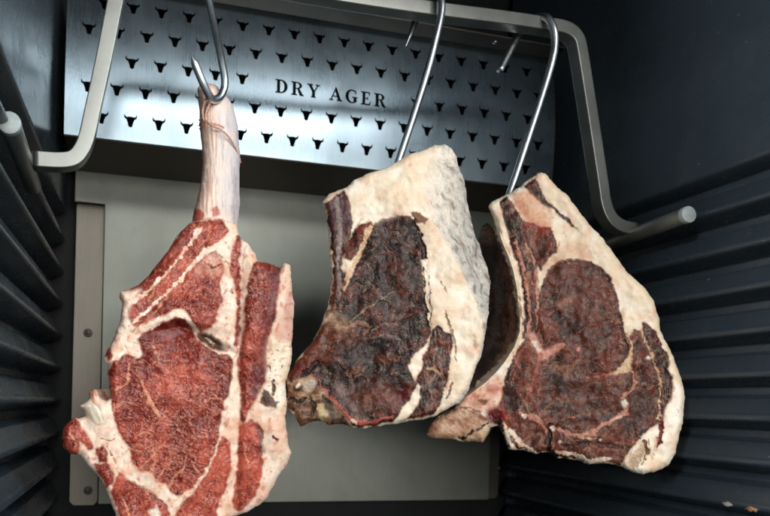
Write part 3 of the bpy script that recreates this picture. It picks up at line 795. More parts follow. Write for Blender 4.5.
# ------------------------------------------------------------------ cut 1: fresh tomahawk steak
def dep1(U, V):
    hol = .0075 * np.exp(-((U - 178) / 34) ** 2 - (np.clip(V - 326, 0, 99) / 30) ** 2) * sst(317, 327, V - np.abs(U - 178) * .22)
    slit = .0035 * np.exp(-((U - 212 - (V - 342) * 1.3) / 13) ** 2 - ((V - 342 - (U - 212) * .45) / 4.5) ** 2)
    groove = .0022 * np.exp(-((U - 240 - (V - 350) * -.02) / 4) ** 2) * sst(250, 290, V)
    lobes = -.004 * np.exp(-((U - 256) / 14) ** 2 - ((V - 320) / 60) ** 2) - .004 * np.exp(-((U - 278) / 13) ** 2 - ((V - 435) / 30) ** 2) - .0035 * np.exp(-((U - 100) / 12) ** 2 - ((V - 412) / 12) ** 2)
    return -0.222 + (U - 180) * -.00003 + np.clip((V - 330) * .00004, -1, 1) + hol + slit + groove + lobes
t1 = empty('tomahawk_steak', tuple(at(215, 100, -.215)), 'fresh bright red tomahawk steak hanging by its long bare rib bone', 'steak')
OL1 = [(190, 222), (181, 231), (173, 240.5), (168.6, 250), (159, 261), (154, 268.6), (147, 276), (143, 281.5), (130.5, 288.5), (124, 290), (119.6, 292), (119.5, 298), (122, 303), (121, 314), (119, 325), (115.7, 333), (112, 341), (106, 352), (103, 359.5), (104, 363), (108.4, 365), (108, 375.6), (109, 388), (111, 397), (106, 400.5), (100, 397), (97.5, 391), (93, 388.5), (88.5, 392), (89.5, 398), (84, 403), (79, 405), (80, 408), (84, 411), (85, 416.5), (79, 417.5), (72, 417.7), (64, 425.5), (61, 438), (62, 447), (70, 454), (80, 455.5), (87, 465.6), (96.5, 475), (103.5, 487), (109, 498), (113, 509), (120, 527), (135, 545), (168, 554), (205, 548), (224, 532), (230, 519), (240, 514), (247, 512), (261, 504.6), (267, 498), (273.5, 486), (281, 472), (287.5, 465.6), (292, 453), (289, 445), (288, 436), (286.6, 429), (285.7, 416.7), (287, 402.8), (286, 383.6), (289, 369.6), (292, 356), (293, 327), (294.4, 303), (292, 289), (291, 275), (289.7, 265.5), (286, 262), (282.5, 264), (281, 268), (272.6, 264), (257, 260), (255.5, 254.5), (249, 243.6), (243, 240), (238.5, 232), (237, 224), (214, 216)]
W = lambda w, **k: dict(w=w, **k)
Z1 = [
 ('P', [(184, 226), (200, 221), (220, 219), (229, 231), (222, 241), (206, 254), (192, 270), (181, 286), (169, 300), (157, 312), (145, 324), (136, 328), (128, 320), (125, 306), (131, 298), (125, 291), (142, 282), (158, 264), (170, 246), (179, 233)], 'fresh_up', 'cap_muscle', dict(puff=1.2)),
 ('P', [(186, 226), (180, 240), (170, 256), (158, 270), (148, 279), (136, 287), (130, 291), (134, 296), (148, 287), (162, 274), (174, 260), (186, 243), (196, 231)], 'fresh_dk', None, dict(a=.8)),
 ('P', [(203, 257), (215, 250), (223, 262), (224, 272), (219, 280), (220, 292), (222, 300), (217, 312), (215, 323), (205, 330), (200, 333), (195, 324), (189, 314), (182, 309), (175, 309), (167, 313), (158, 317), (150, 322), (158, 309), (168, 297), (179, 285), (190, 272)], 'fresh_up', 'middle_muscle', dict(puff=1.5)),
 ('P', [(160, 296), (150, 304), (142, 314), (150, 316), (164, 304), (176, 288)], 'fresh_dk', None, dict(a=.6, soft=2)),
 ('S', [(201, 228), (190, 244), (178, 260), (165, 274), (150, 289), (134, 301)], 'fat', 'fat', W([5, 3.2, 2.6, 2.6, 3.4, 6])),
 ('S', [(229, 236), (218, 244), (207, 251), (190, 267), (179, 281), (168, 291), (158, 300), (144, 313), (134, 321)], 'fat_w', 'fat', W([6, 5, 5, 4.2, 3.6, 3, 3, 3, 5])),
 ('S', [(172, 290), (163, 303), (152, 315), (142, 325)], 'peach', None, W([1, 1.6, 1.6, 3], a=.7)),
 ('P', [(119, 291), (128, 290), (143, 289), (134, 298), (128, 312), (131, 324), (142, 330), (126, 344), (110, 346), (118, 326), (121, 305)], 'fat', 'fat', dict(soft=1.2)),
 ('S', [(212, 232), (200, 246), (188, 258), (174, 274)], 'peach', None, W([1, 1.8, 1.4, .8], a=.55)),
 ('P', [(196, 266), (205, 258), (215, 252), (222, 261), (223, 272), (214, 277), (204, 272), (198, 274)], 'fat_p', None, dict(a=.55, soft=2)),
 ('S', [(204, 262), (212, 268), (221, 264)], 'dkred', None, W([1, 2.5, 1])),
 ('S', [(150, 300), (154, 292), (156, 286)], 'peach', None, W([3, 2, 1], a=.7)),
 ('P', [(236.7, 236), (240, 235), (241, 245), (240.6, 251), (238.5, 262), (240, 278), (240.6, 295), (240, 311), (240, 330), (237, 348), (234, 346), (236.5, 327), (236.7, 296), (234, 281), (229.7, 270), (230.5, 259), (233.6, 247)], 'fresh_h', 'outer_muscle'),
 ('P', [(256, 261), (272.6, 264), (281, 268.6), (280, 278), (279, 288), (275.7, 303), (275, 317), (271, 330), (268, 339), (266, 350), (266, 380), (259.7, 391), (253.5, 400.5), (248.8, 411.4), (242.6, 424), (241, 419), (241.8, 405), (241, 389.6), (238, 377), (238, 360), (240, 350), (243.8, 334), (244.5, 319), (245, 299), (247.7, 285), (250, 278), (252, 267)], 'fresh_h', 'outer_muscle', dict(puff=1)),
 ('P', [(272, 264), (281, 268), (280, 285), (275, 303), (275, 318), (270, 332), (267, 342), (266, 380), (258, 393), (250, 405), (252, 380), (258, 350), (263, 330), (268, 300), (270, 280)], 'purple', None, dict(a=.55, soft=3)),
 ('P', [(239.5, 427), (247, 421), (252, 420), (260, 425), (263, 433), (261, 442), (262, 456), (262, 469), (259.5, 483), (255, 497), (242, 509), (238, 511), (233, 507), (234.5, 486), (237.7, 470), (237, 456), (238.4, 441)], 'fresh_lo', 'outer_muscle', dict(puff=1)),
 ('S', [(251, 421), (258, 428), (262, 440), (262, 452)], 'purple', None, W(4, a=.6, soft=1.5)),
 ('S', [(243, 438), (245, 452), (250, 462)], 'peach', None, W([1, 2, 1], a=.7)),
 ('P', [(222, 436), (226, 438), (230, 445), (231.4, 459), (230.6, 469), (227, 484), (220.5, 498), (217, 509), (214, 530), (185, 549), (168, 530), (182, 505), (190, 496), (204, 479), (211, 465), (218, 450)], 'fresh_lo', 'lower_muscle', dict(puff=1)),
 ('P', [(137, 340), (143, 334), (152, 330), (161.7, 323.6), (177, 317.4), (186.6, 321), (190.5, 328), (196, 339), (205, 345.5), (221, 354.5), (227, 355), (232, 360), (231, 378), (228, 394), (223, 404), (221, 416), (219, 430), (219, 440), (215, 449), (208, 464), (201, 477), (191, 488), (182, 494), (175, 496), (168, 489), (165, 484), (157, 480), (151, 473), (138.6, 469.5), (131, 461), (129, 448), (120, 436), (115, 422), (112, 407), (111, 396), (109, 386), (109, 370), (113, 362), (122, 357), (132, 361), (142, 358), (141, 347)], 'fresh_eye', 'eye_muscle'),
 ('S', [(113, 408), (124, 402), (133, 404)], 'peach', None, W([3, 2, 1], a=.6)),
 ('S', [(150, 473), (156, 462), (153, 450), (160, 440)], 'peach', None, W([3, 2.4, 1.6, .8], a=.7)),
 ('S', [(168, 488), (174, 476), (182, 470), (186, 458)], 'peach', None, W([3, 2, 1.6, .8], a=.7)),
 ('S', [(200, 476), (194, 466), (196, 452)], 'peach', None, W([2.4, 1.6, .8], a=.6)),
 ('S', [(222, 400), (212, 398), (204, 404)], 'peach', None, W([2.2, 1.4, .7], a=.6)),
 ('S', [(136, 436), (146, 432), (154, 436)], 'peach', None, W([1.6, 1.6, .8], a=.55)),
 ('S', [(160, 350), (174, 346), (188, 352), (200, 350)], 'dkred', None, W([2, 3, 3, 1], a=.45, soft=1.5)),
 ('P', [(155, 332), (164, 324), (177, 318), (187, 321), (191, 330), (188, 338), (176, 336), (165, 338)], 'dkred', None, dict(soft=4, a=.75)),  # shadow in the hollow under the fat arc, put into the colour
 ('P', [(140, 337), (152, 331), (160, 334), (150, 340)], 'dkred', None, dict(a=.8, soft=1.2)),
 ('S', [(128, 364), (129, 374), (126, 384), (116, 389)], 'peach', None, W([1.2, 2.5, 2.5, 3], a=.85)),
 ('S', [(142, 380), (145, 392), (149, 401), (157, 412), (162, 420)], 'peach', None, W([1.5, 3.5, 5, 3.5, 1], a=.85)),
 ('S', [(131, 384), (133, 395), (142, 402)], 'purple', None, W([2, 2.5, 1], a=.5)),
 ('S', [(152, 345), (158, 356), (159, 368)], 'peach', None, W([2.5, 1.5, .8], a=.6)),
 ('S', [(138.6, 469), (148, 462), (156, 450), (166, 441)], 'peach', None, W([3, 2, 1.5, .6], a=.7)),
 ('S', [(157, 481), (163, 470), (171, 462)], 'peach', None, W([3, 2, .8], a=.7)),
 ('S', [(129, 449), (140, 452), (152, 446)], 'peach', None, W([2.4, 1.4, .6], a=.65)),
 ('S', [(118, 330), (126, 350), (118, 358)], 'fat', 'fat', W([2, 3, 3])),
 ('P', [(104, 352), (110, 347), (113, 355), (108, 361)], 'fresh_dk', None),
 ('P', [(120, 358), (128, 354), (136, 357), (130, 362), (122, 361)], 'fresh_dk', None),
 ('S', [(220.5, 437), (216.6, 448.5), (209.6, 464), (203, 476.5), (189, 493.7), (180, 500), (170, 510)], 'fat', 'fat', W([2.2, 1.8, 2.4, 2.2, 3, 5, 5])),
 ('S', [(143, 329), (152, 326), (161, 320), (168, 316), (177, 314.5), (187, 317), (193, 325), (199, 337), (206, 345), (213, 349), (221, 353.5), (228, 354)], 'fat_w', 'fat', W([6, 6, 4, 4, 4.2, 4.5, 4, 3, 2.2, 2, 2, 1.6])),
 ('P', [(195, 334), (201, 332.5), (210, 334), (219.6, 341.5), (227.4, 351), (219.6, 352), (208, 346.5), (200, 341)], 'hollow', None, dict(soft=1.0)),
 ('S', [(206, 338), (214, 344)], 'tanfat', None, W([1.5, 2], a=.5)),
 ('S', [(223.5, 294), (226, 290), (230, 289.5), (233, 294)], 'dkred', None, W([1, 2.4, 2.6, 1], a=.85)),
 ('S', [(215, 254), (222, 256), (227, 264)], 'brown', None, W([1, 2, 1], a=.6)),
 ('S', [(247, 245), (243, 256), (242, 272)], 'brown', None, W([1, 1.2, .6], a=.5)),
 ('S', [(238.3, 349), (235, 356)], 'brown', None, W([1.2, 1], a=.6)),
 ('S', [(232, 364), (232, 378), (228, 392), (224, 402)], 'brown', None, W([1.2, 1.3, 1.2, .8], a=.6)),
 ('P', [(286, 290), (293, 292), (293, 330), (289, 345), (276, 341), (273, 334), (281, 322), (284, 306)], 'red', None, dict(a=.50, soft=2.5)),
 ('P', [(268, 340), (276, 338), (292, 342), (291, 372), (287, 384), (278, 381), (267, 378), (266, 356)], 'tanfat', None, dict(soft=2)),
 ('P', [(259, 392), (268, 384), (286, 384), (287, 404), (282, 412), (270, 412), (258, 404)], 'tanfat', None, dict(soft=1.5)),
 ('P', [(263, 389), (268, 392), (272, 397), (277, 403), (275, 409), (267.5, 407), (260, 402.7), (262, 396)], 'hollow', None),
 ('S', [(273.5, 379), (274, 388), (273.5, 395)], 'hollow', None, W([1.5, 3, 3])),
 ('S', [(266, 364), (270, 367), (271, 372)], 'brown', None, W([1.5, 2.5, 1])),
 ('P', [(262, 414), (272, 408), (284, 412), (288, 434), (289, 448), (278, 452), (266, 444), (263, 430)], 'fat_p', None, dict(a=.6, soft=3)),
 ('S', [(257, 424), (261, 430), (263, 437)], 'brown', None, W([1, 2, 1])),
 ('S', [(274, 438), (278, 440)], 'dkred', None, W([3, 2])),
 ('S', [(286, 470), (279, 484), (270, 498), (256, 509)], 'tanfat', None, W([3, 4, 4, 2], a=.7, soft=1)),
 ('P', [(95, 450), (102.7, 446), (107.4, 453), (106, 463), (99, 461)], 'fresh_dk', 'lower_muscle', dict(puff=1)),
 ('P', [(93.4, 464), (106, 463), (113.6, 472), (112, 483), (106.6, 487), (101, 476.5)], 'fresh_dk', 'lower_muscle', dict(puff=1)),
 ('P', [(61, 441), (64, 425), (73, 417), (80, 423), (86, 436), (92, 441), (93, 448), (88, 451), (84, 444), (79, 440), (78, 454), (68, 455), (62, 449)], 'fresh', 'lower_muscle', dict(puff=1)),
 ('S', [(72, 424), (70, 434), (76, 442), (74, 450)], 'peach', None, W([1, 2, 2, 1], a=.7)),
 ('P', [(120, 472), (126, 479), (143, 488), (157, 497), (167, 504.5), (170, 520), (168, 552), (135, 542), (122, 520), (116, 505), (111, 492), (114, 482)], 'fresh_lo', 'lower_muscle', dict(puff=1)),
 ('P', [(148, 510), (157, 505), (161, 514), (156, 524)], 'white', None),
 ('S', [(121, 496), (126, 506), (132, 520)], 'peach', None, W([1, 2.5, 2])),
 ('S', [(144, 489), (150, 500)], 'peach', None, W([1, 2], a=.6)),
 ('S', [(92, 407), (96, 414), (99, 420)], 'hollow', None, W([2, 4, 2])),
 ('S', [(100, 438), (108, 441), (114, 439)], 'brown', None, W([1.5, 2.2, 1])),
 ('S', [(108, 448), (114, 460), (118, 472)], 'brown', None, W([.8, 1.5, 1])),
 ('S', [(127, 478), (142, 486), (158, 496)], 'brown', None, W([.8, 1.0, .8], a=.7)),
 ('S', [(112, 400), (113, 412), (117, 425)], 'dkred', None, W([2, 1.5, 1], a=.6)),
 ('P', [(84, 405), (88, 400), (94, 404), (100, 412), (104, 425), (98, 426), (90, 418), (84, 412)], 'afat', None, dict(a=.8, puff=3)),
 ('P', [(96, 398), (108, 402), (113, 412), (112, 424), (104, 424), (100, 412)], 'fat_w', None, dict(a=.8, puff=2.5)),
 ('P', [(89, 389), (96, 389), (97, 396), (91, 396)], 'pink', None, dict(a=.7)),
 ('S', [(120, 293), (122, 300), (121, 316)], 'pink', None, W([4, 2.5, 2], a=.6, soft=1.5)),
 ('S', [(117, 332), (110, 344), (105, 356)], 'pink', None, W([2, 3, 3], a=.5, soft=1.5)),
 ('S', [(132, 332), (140, 325), (146, 320)], 'brown', None, W([1.2, .9, .6], a=.7)),
 ('S', [(127, 341), (134, 342), (140, 345)], 'brown', None, W([.8, .9, .6], a=.6)),
]
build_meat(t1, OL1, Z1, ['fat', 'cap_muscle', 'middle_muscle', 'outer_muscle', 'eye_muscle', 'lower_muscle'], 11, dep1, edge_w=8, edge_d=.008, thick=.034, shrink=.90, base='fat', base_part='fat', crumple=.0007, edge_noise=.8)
# rib bone of the tomahawk
def bone_tex(U, V, s):
    cx = 219.0; t = (U - cx) / 19.0
    st = fbm(U, V * .10, 2.2, s, 4); mid = fbm(U, V * .3, 7, s + 2, 3); fine = fbm(U, V, 1.7, s + 4, 2)
    c = mix(lin((238, 216, 200)), lin((208, 204, 208)), sst(-.5, .9, t * .7 + mid * .5))
    c = mix(c, lin((186, 128, 104)), sst(.1, 1.0, st * .7 - t * .8) * .6)
    c = mix(c, lin((168, 158, 172)), sst(.2, 1.0, st * .6 + t * .5) * .45)
    c = c * (1 + .05 * fine)[..., None]
    return c, st * .35 + mid * .3 + fine * .08, np.clip(.42 + .06 * st, .3, .6)
TX['bone'] = bone_tex
OLB = [(197.3, 88), (200, 84.5), (208, 83), (216, 84.5), (223, 92), (229, 99), (233, 105), (237, 120), (238.5, 128), (240.3, 158), (239.5, 190), (240.5, 204), (238.5, 222), (236, 240), (215, 246), (198, 238), (191, 226), (192.5, 216), (196, 202), (198, 195), (201, 182), (202, 165), (201.5, 150), (200, 130), (199.5, 112), (197.6, 97)]
ZB1 = [
 ('S', [(198, 92), (199, 110), (201, 130), (202, 160), (200, 190), (195, 212)], 'pink', None, W([2, 3, 3, 2.5, 3.5, 5], a=.45, soft=2)),
 ('P', [(193, 210), (198, 208), (204, 214), (202, 222), (194, 222)], 'red', None, dict(a=.8)),
 ('P', [(211, 208), (217, 206), (220, 214), (214, 218)], 'red', None, dict(a=.75)),
 ('P', [(217, 222), (223, 218), (227, 226), (224, 236), (214, 236)], 'dkred', None, dict(a=.8)),
 ('P', [(190, 226), (200, 222), (214, 224), (228, 228), (230, 240), (200, 244)], 'fresh_up', None, dict(a=.8)),
 ('S', [(207, 104), (206, 112), (205, 122)], 'brown', None, W([3, 2.5, 1.5], a=.6, soft=1.5)),
 ('S', [(234, 168), (235, 195), (233, 220)], 'ltgrey', None, W([2, 4, 3], a=.45, soft=2)),
]
def depB(U, V): return -0.2205 + np.clip(150 - V, -200, 80) * -.00004 + np.clip(V - 205, 0, 40) * .00012
build_meat(t1, OLB, ZB1, ['rib_bone'], 23, depB, edge_w=17, edge_d=.014, thick=.024, shrink=.86, base='bone', base_part='rib_bone', edge_noise=.35, back='bone', warp=.8)
# twine round the bone
bm = bmesh.new()
def tw(pts, r=.00062):
    P = catmull([at(u, v, Y) for u, v, Y in pts], 8); n = len(P)
    for ph in (0, math.pi):
        Q = []
        for i, p in enumerate(P):
            t = P[min(i + 1, n - 1)] - P[max(i - 1, 0)]; t = t / np.linalg.norm(t)
            a = np.cross(t, [0, 1, 0]); a /= np.linalg.norm(a) + 1e-9; b = np.cross(t, a)
            q = i * .9 + ph; Q.append(p + (a * math.cos(q) + b * math.sin(q)) * r * .6)
        tube(bm, Q, r * .72, 7)
tw([(207.5, 96, -.2275), (204, 104, -.2245), (202.5, 112, -.2225), (204, 121, -.2230)])
tw([(212, 98, -.2275), (209, 105, -.226), (206, 113, -.2245), (206, 121, -.2240)])
tw([(199.5, 126, -.2080), (201, 121.5, -.2170), (206, 122.5, -.2235), (213, 126, -.2255), (221, 130, -.2255), (228, 136, -.2235), (234, 145, -.2190), (238.5, 155, -.2120), (240.3, 163, -.2060)])
tw([(199.5, 120, -.2090), (203, 119.5, -.2200), (209, 123, -.2250), (217, 124.5, -.2260), (224, 127.5, -.2245)])
tw([(200, 129, -.2090), (202, 124, -.2190), (206, 120, -.2240), (211, 125, -.2255)])
from_bm('twine', bm, M_twine, t1, smooth=True)

# ------------------------------------------------------------------ cut 2: thick aged rib roast
RIDGE2 = [(396, 150), (402, 165), (410, 180), (420, 197), (430, 220), (441, 239), (452, 257), (463, 281), (471, 296), (477, 311), (482, 328), (482, 342), (478, 355), (470, 380), (452, 408), (440, 425)]
SIDE2 = RIDGE2 + [(520, 430), (520, 120), (396, 120)]
def dep2(U, V):
    y = -0.215 + (300 - U) * .00020
    d = dline(U, V, RIDGE2); d = np.sqrt(d * d + 64) - 8; m = inpoly(U, V, SIDE2).astype(float)
    return y + m * (d * .00150 + d * d * .000006) * (.25 + .75 * sst(150, 215, V))
t2 = empty('aged_rib_roast', tuple(at(420, 150, -.2)), 'thick dark dry-aged roast with grey-white fat crust, hanging between the two steaks', 'meat cut')
OL2 = [(321.7, 201.6), (330, 193), (346, 186.8), (353.6, 180.5), (367.7, 173.5), (377, 171), (394, 163), (403.5, 157), (422, 150), (435, 144.7), (444.5, 144.7), (452, 149), (457, 157), (460, 171), (465, 182), (467, 194.5), (469, 211), (472.6, 222.5), (475.7, 235), (479.6, 244), (483.5, 258), (488, 269), (490.5, 283), (489.7, 303), (488, 319), (485.5, 334.5), (482.5, 353), (473.5, 373.7), (468.8, 391), (459.5, 403), (448.6, 409.5), (434.5, 416.6), (423.6, 419.7), (411, 420.5), (398, 423.5), (376.6, 426.7), (364, 429), (353, 428), (339, 424.4), (328, 425), (323, 421), (309.6, 422.8), (300, 426.7), (296.4, 419), (288, 408), (286, 400), (287.8, 388), (287, 378), (295.6, 361), (305, 350), (312.7, 340.8), (319, 328), (323.6, 317.4), (327, 306.5), (330, 293), (331.5, 280), (330, 257), (328, 233), (325.6, 213)]
Z2 = [
 ('P', [(436, 138), (434, 160), (428, 180), (428, 205), (431, 222)] + RIDGE2[5:] + [(520, 430), (520, 120)], 'crust', 'fat_crust', dict(soft=4)),
 ('P', [(429, 218), (442, 237), (453, 255), (464, 279), (472, 294), (478, 309), (483, 327), (482, 344), (478, 356), (470, 380), (452, 408), (434, 417), (438, 403), (447, 380), (450, 358), (452, 340), (443, 330), (430, 328), (426, 300), (424, 262), (420, 240), (416, 222)], 'afat_c', 'fat_cap', dict(puff=1.5)),
 ('P', [(326, 203), (345, 190), (348, 200), (351, 210), (352, 226), (346, 250), (346, 275), (344, 290), (338, 310), (330, 320), (326, 316), (331, 296), (333, 280), (331, 250), (328, 225)], 'agedv', 'side_muscle'),
 ('P', [(327, 203), (344, 191), (348, 200), (351, 212), (352, 226), (346, 238), (330, 232)], 'purple', None, dict(a=.6, soft=2)),
 ('S', [(336, 197), (338, 210), (340, 228), (340, 245), (337, 262), (339, 285), (340, 300)], 'ltgrey', None, W([3, 5, 4, 5, 3, 4, 2], a=.75, soft=1.5)),
 ('S', [(326, 212), (329, 235), (331.5, 258), (332.5, 284), (328, 306), (321, 326)], 'afat', 'fat_cap', W([2, 2.4, 2.4, 2.8, 3, 1.5])),
 ('P', [(356, 226), (371, 221.7), (373, 228), (366, 238), (357, 254), (350, 262), (345, 256), (345, 244), (353.6, 232)], 'agedred', 'side_muscle'),
 ('P', [(372, 227), (378, 221.5), (383, 219), (397, 215.5), (410, 216), (416, 222.5), (419, 241), (423.8, 250.5), (422, 261), (423, 289.5), (427.4, 311), (429, 325), (431, 333), (427, 342), (412, 359), (408, 366), (411, 376), (418, 384), (408, 400), (394, 421), (376, 425), (364, 427), (353, 426), (345, 416), (335, 404), (322, 390), (306, 386), (293, 392), (288, 380), (296, 362), (305, 351), (320, 330), (333, 312), (344, 290), (355, 270), (364, 247)], 'aged', 'eye_muscle'),
 ('P', [(398, 224), (414, 226), (417, 260), (421, 300), (410, 330), (380, 320), (385, 270), (390, 240)], 'dark', None, dict(a=.35, soft=8)),
 ('P', [(345, 318), (352, 300), (358, 292), (362, 305), (352, 322), (343, 326)], 'dark', None, dict(a=.85, soft=2)),
 ('P', [(345, 345), (365, 340), (382, 352), (372, 362), (350, 362), (336, 358)], 'dark', None, dict(a=.8, soft=2.5)),
 ('P', [(320, 326), (344, 320), (348, 334), (340, 350), (325, 362), (308, 374), (290, 386), (287, 378), (305, 350)], 'agedred', None, dict(a=.85, soft=3)),
 ('P', [(320, 318), (332, 306), (344, 318), (350, 330), (340, 334), (326, 328)], 'tan', None, dict(a=.55, soft=3)),
 ('S', [(290, 378), (300, 366), (316, 350)], 'dkred', None, W([4, 4, 2], a=.8, soft=1)),
 ('S', [(303, 377), (312, 366), (322, 362)], 'dark', None, W([4, 6, 3], soft=1)),
 ('S', [(370, 228), (364.5, 240), (357, 258), (348, 276), (344, 290)], 'creamline', None, W([5, 4, 4, 4, 2])),
 ('P', [(343, 258), (350, 260), (353, 266), (346, 274), (341, 268)], 'afat', None, dict(a=.8)),
 ('S', [(355, 228), (360, 222), (362, 219)], 'creamline', None, W([1, 2, 2])),
 ('S', [(350, 322), (362, 312), (378, 300), (394, 292)], 'creamline', None, W([1.2, 1.6, 1.4, .8], a=.3)),
 ('S', [(346, 328), (358, 322), (370, 326), (364, 334)], 'salmon', None, W([2, 4, 3, 2], a=.35)),
 ('S', [(372, 330), (384, 324), (396, 325), (408, 330)], 'ltgrey', None, W([1, 1.6, 1.6, 1], a=.5)),
 ('S', [(372, 338), (386, 334), (400, 339)], 'ltgrey', None, W([1, 1.4, 1], a=.5)),
 ('S', [(410, 308), (416, 312), (404, 317), (396, 318)], 'pink', None, W([1, 2.5, 2, 1], a=.3)),
 ('S', [(366, 262), (378, 254), (392, 252), (404, 246)], 'pink', None, W([1, 1.6, 1.4, .8], a=.25)),
 ('P', [(336, 384), (345, 384), (350, 400), (362, 412), (370, 420), (352, 414), (340, 400)], 'ltgrey', None, dict(a=.4, soft=3)),
 ('P', [(345, 390), (372, 380), (395, 385), (400, 405), (380, 415), (360, 410)], 'agedred', None, dict(a=.55, soft=4)),
 ('P', [(395, 395), (410, 385), (418, 386), (406, 402), (394, 420), (388, 414)], 'dkred', None, dict(a=.6, soft=2)),
 # second muscle, right
 ('P', [(436.7, 325), (443, 330), (450.8, 334), (452, 342), (450, 358), (447, 378), (442, 391), (440, 403), (434, 414), (425, 417), (411, 419), (399, 421), (411, 413), (417, 404), (420, 395), (419, 386), (416, 380), (422, 369), (423, 356), (430, 340), (432, 330)], 'agedv', 'rib_muscle'),
 ('P', [(426.6, 343), (423, 356), (421, 369), (416, 381), (411, 375), (408, 366), (412, 359)], 'afat_w', 'fat_cap', dict(puff=1)),
 ('P', [(419, 386), (408, 400), (394, 422), (404, 420), (411, 413), (417, 406), (420.5, 395.5)], 'afat_w', 'fat_cap', dict(puff=1)),
 ('S', [(435, 330), (437, 345), (434, 360), (436, 372), (430, 385), (432, 398)], 'ltgrey', None, W([1.5, 1.2, 2.5, 1.5, 2.2, 1], a=.65)),
 ('S', [(444, 342), (440, 356), (441, 372), (436, 380)], 'ltgrey', None, W([1, 1.4, 2, 1], a=.5)),
 ('S', [(428, 368), (434, 368), (438, 374)], 'creamline', None, W([3, 4, 2], a=.6)),
 ('S', [(414, 220), (420, 236), (424, 250), (423.5, 262)], 'dark', None, W([2, 4, 5, 3])),
 ('P', [(421, 260), (427, 259), (428, 266), (422, 269)], 'white', None),
 ('S', [(425.5, 272), (426, 290), (428, 308), (429.5, 325)], 'afat', None, W([3, 3, 2.6, 2])),
 ('S', [(423.5, 268), (424, 290), (426.2, 310), (428, 326)], 'dark', None, W([1.4, 1.2, 1.2, 1])),
 ('S', [(428, 274), (430, 300), (431, 322)], 'brown', None, W([1.2, 1.2, 1], a=.9)),
 ('S', [(441, 282), (446, 291)], 'brown', None, W([1, 1.4], a=.6)),
 ('S', [(445, 310), (449, 325), (453, 338), (455, 350), (456, 362)], 'brown', None, W([1, 1.6, 2, 1.4, 1.2], a=.75)),
 ('S', [(452, 380), (449, 392), (446, 398)], 'brown', None, W([1, 3, 2], a=.8)),
 ('S', [(474, 336), (476, 346)], 'brown', None, W([1, 5], a=.45, soft=2)),
 ('P', [(410, 212), (418, 212), (428, 219), (425, 224), (416, 221)], 'brown', None, dict(puff=5)),
 ('P', [(380, 212), (392, 209), (405, 211), (399, 216), (384, 219), (374, 226), (370, 222)], 'tanfat', None, dict(a=.5, soft=2)),
 # lower rim
 ('S', [(320.5, 386), (331.4, 398.6), (342, 409.5), (350, 419), (358, 423), (376, 421), (392, 417)], 'pink', None, W([4, 4, 4, 4.5, 5, 4, 2.5], a=.85)),
 ('S', [(352, 420), (356, 424)], 'white', None, W([3, 2], a=.6)),
 ('P', [(287, 384), (300, 378), (314, 374), (322, 389), (335, 404), (345, 416), (352, 427), (326, 426), (298, 427), (286, 408)], 'tand', 'bone_end', dict(puff=1)),
 ('P', [(287, 390), (300, 398), (312, 394), (326, 404), (330, 424), (312, 424), (300, 426), (288, 408)], 'aged', None, dict(a=.55, soft=3)),
 ('P', [(320, 400), (328, 398), (342, 412), (350, 425), (336, 424), (326, 412)], 'dark', None, dict(a=.75, soft=1.5)),
 ('P', [(303, 383), (309, 377), (315, 380), (315, 387), (310, 393), (304, 390)], 'white', None, dict(puff=1.5, a=.5, soft=1.4)),
 ('P', [(296, 384), (299, 382), (300, 386), (296, 389)], 'white', None),
 ('P', [(316, 404), (324, 404), (326, 414), (326, 425), (321, 424), (318, 414)], 'yellowfat', None, dict(a=.8)),
 ('S', [(290, 398), (298, 402), (304, 398)], 'dark', None, W([2, 4, 3])),
 ('S', [(310, 398), (314, 406), (312, 416)], 'dark', None, W([2, 4, 2], a=.8)),
 ('S', [(287, 410), (294, 414)], 'afat_w', None, W([2, 2])),
]
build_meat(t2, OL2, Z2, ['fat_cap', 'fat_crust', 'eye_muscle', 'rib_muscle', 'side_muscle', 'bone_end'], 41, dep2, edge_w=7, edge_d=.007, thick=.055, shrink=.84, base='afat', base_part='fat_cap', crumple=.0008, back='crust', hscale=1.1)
# ------------------------------------------------------------------ cut 3: thick aged steak
RIDGE3 = [(488, 200), (488, 207), (493.4, 216.4), (498, 229), (503.5, 244.5), (509, 257), (513.6, 271), (516.8, 287), (518, 299), (520.5, 318), (520, 332), (514, 348), (505, 362), (497, 372), (484, 384), (468, 396), (460, 400)]
SIDE3 = RIDGE3 + [(440, 396), (440, 200)]
def dep3(U, V):
    y = -0.214 + (560 - U) * .00032
    d = dline(U, V, RIDGE3); m = blur(inpoly(U, V, SIDE3).astype(float), 2)
    return y + m * (.004 * sst(0, 5, d) + d * .0016)
t3 = empty('aged_rib_steak', tuple(at(520, 195, -.19)), 'dark aged steak with cream fat rim and bone knob, hanging beside the ribbed right wall', 'meat cut')
OL3 = [(541.7, 172), (546, 173.6), (551, 180), (566.6, 194.6), (577, 208), (586.5, 220), (605, 240.5), (619, 261), (627, 271), (637.7, 281), (648.6, 292), (654.8, 302.7), (658.7, 315), (660, 329), (665.7, 340), (673.5, 357), (679.7, 374), (683.6, 387), (685, 402), (684, 416), (680, 434), (675.7, 454.5), (668, 465.5), (654, 473), (643, 474.8), (632, 472.5), (621, 467), (606.6, 463), (588, 465.6), (577, 460), (558, 458.6), (547.4, 452), (535, 454.7), (524, 450.8), (508, 449), (502.6, 436), (498, 426), (490, 427.7), (487, 435.5), (483, 443), (471.4, 442.5), (457.4, 441), (443.4, 438.6), (435.6, 438.6), (425.5, 435.5), (427.8, 427.7), (435.6, 418), (454, 409), (460.5, 400), (463, 392), (472, 372), (478, 345), (480, 320), (481, 290), (478, 262), (477, 240), (482, 226), (488, 223), (494, 228), (497, 232), (492.5, 217), (488, 207), (490, 202.4), (501, 196), (507.4, 194), (513.6, 190.7), (526, 181), (537, 173.6)]
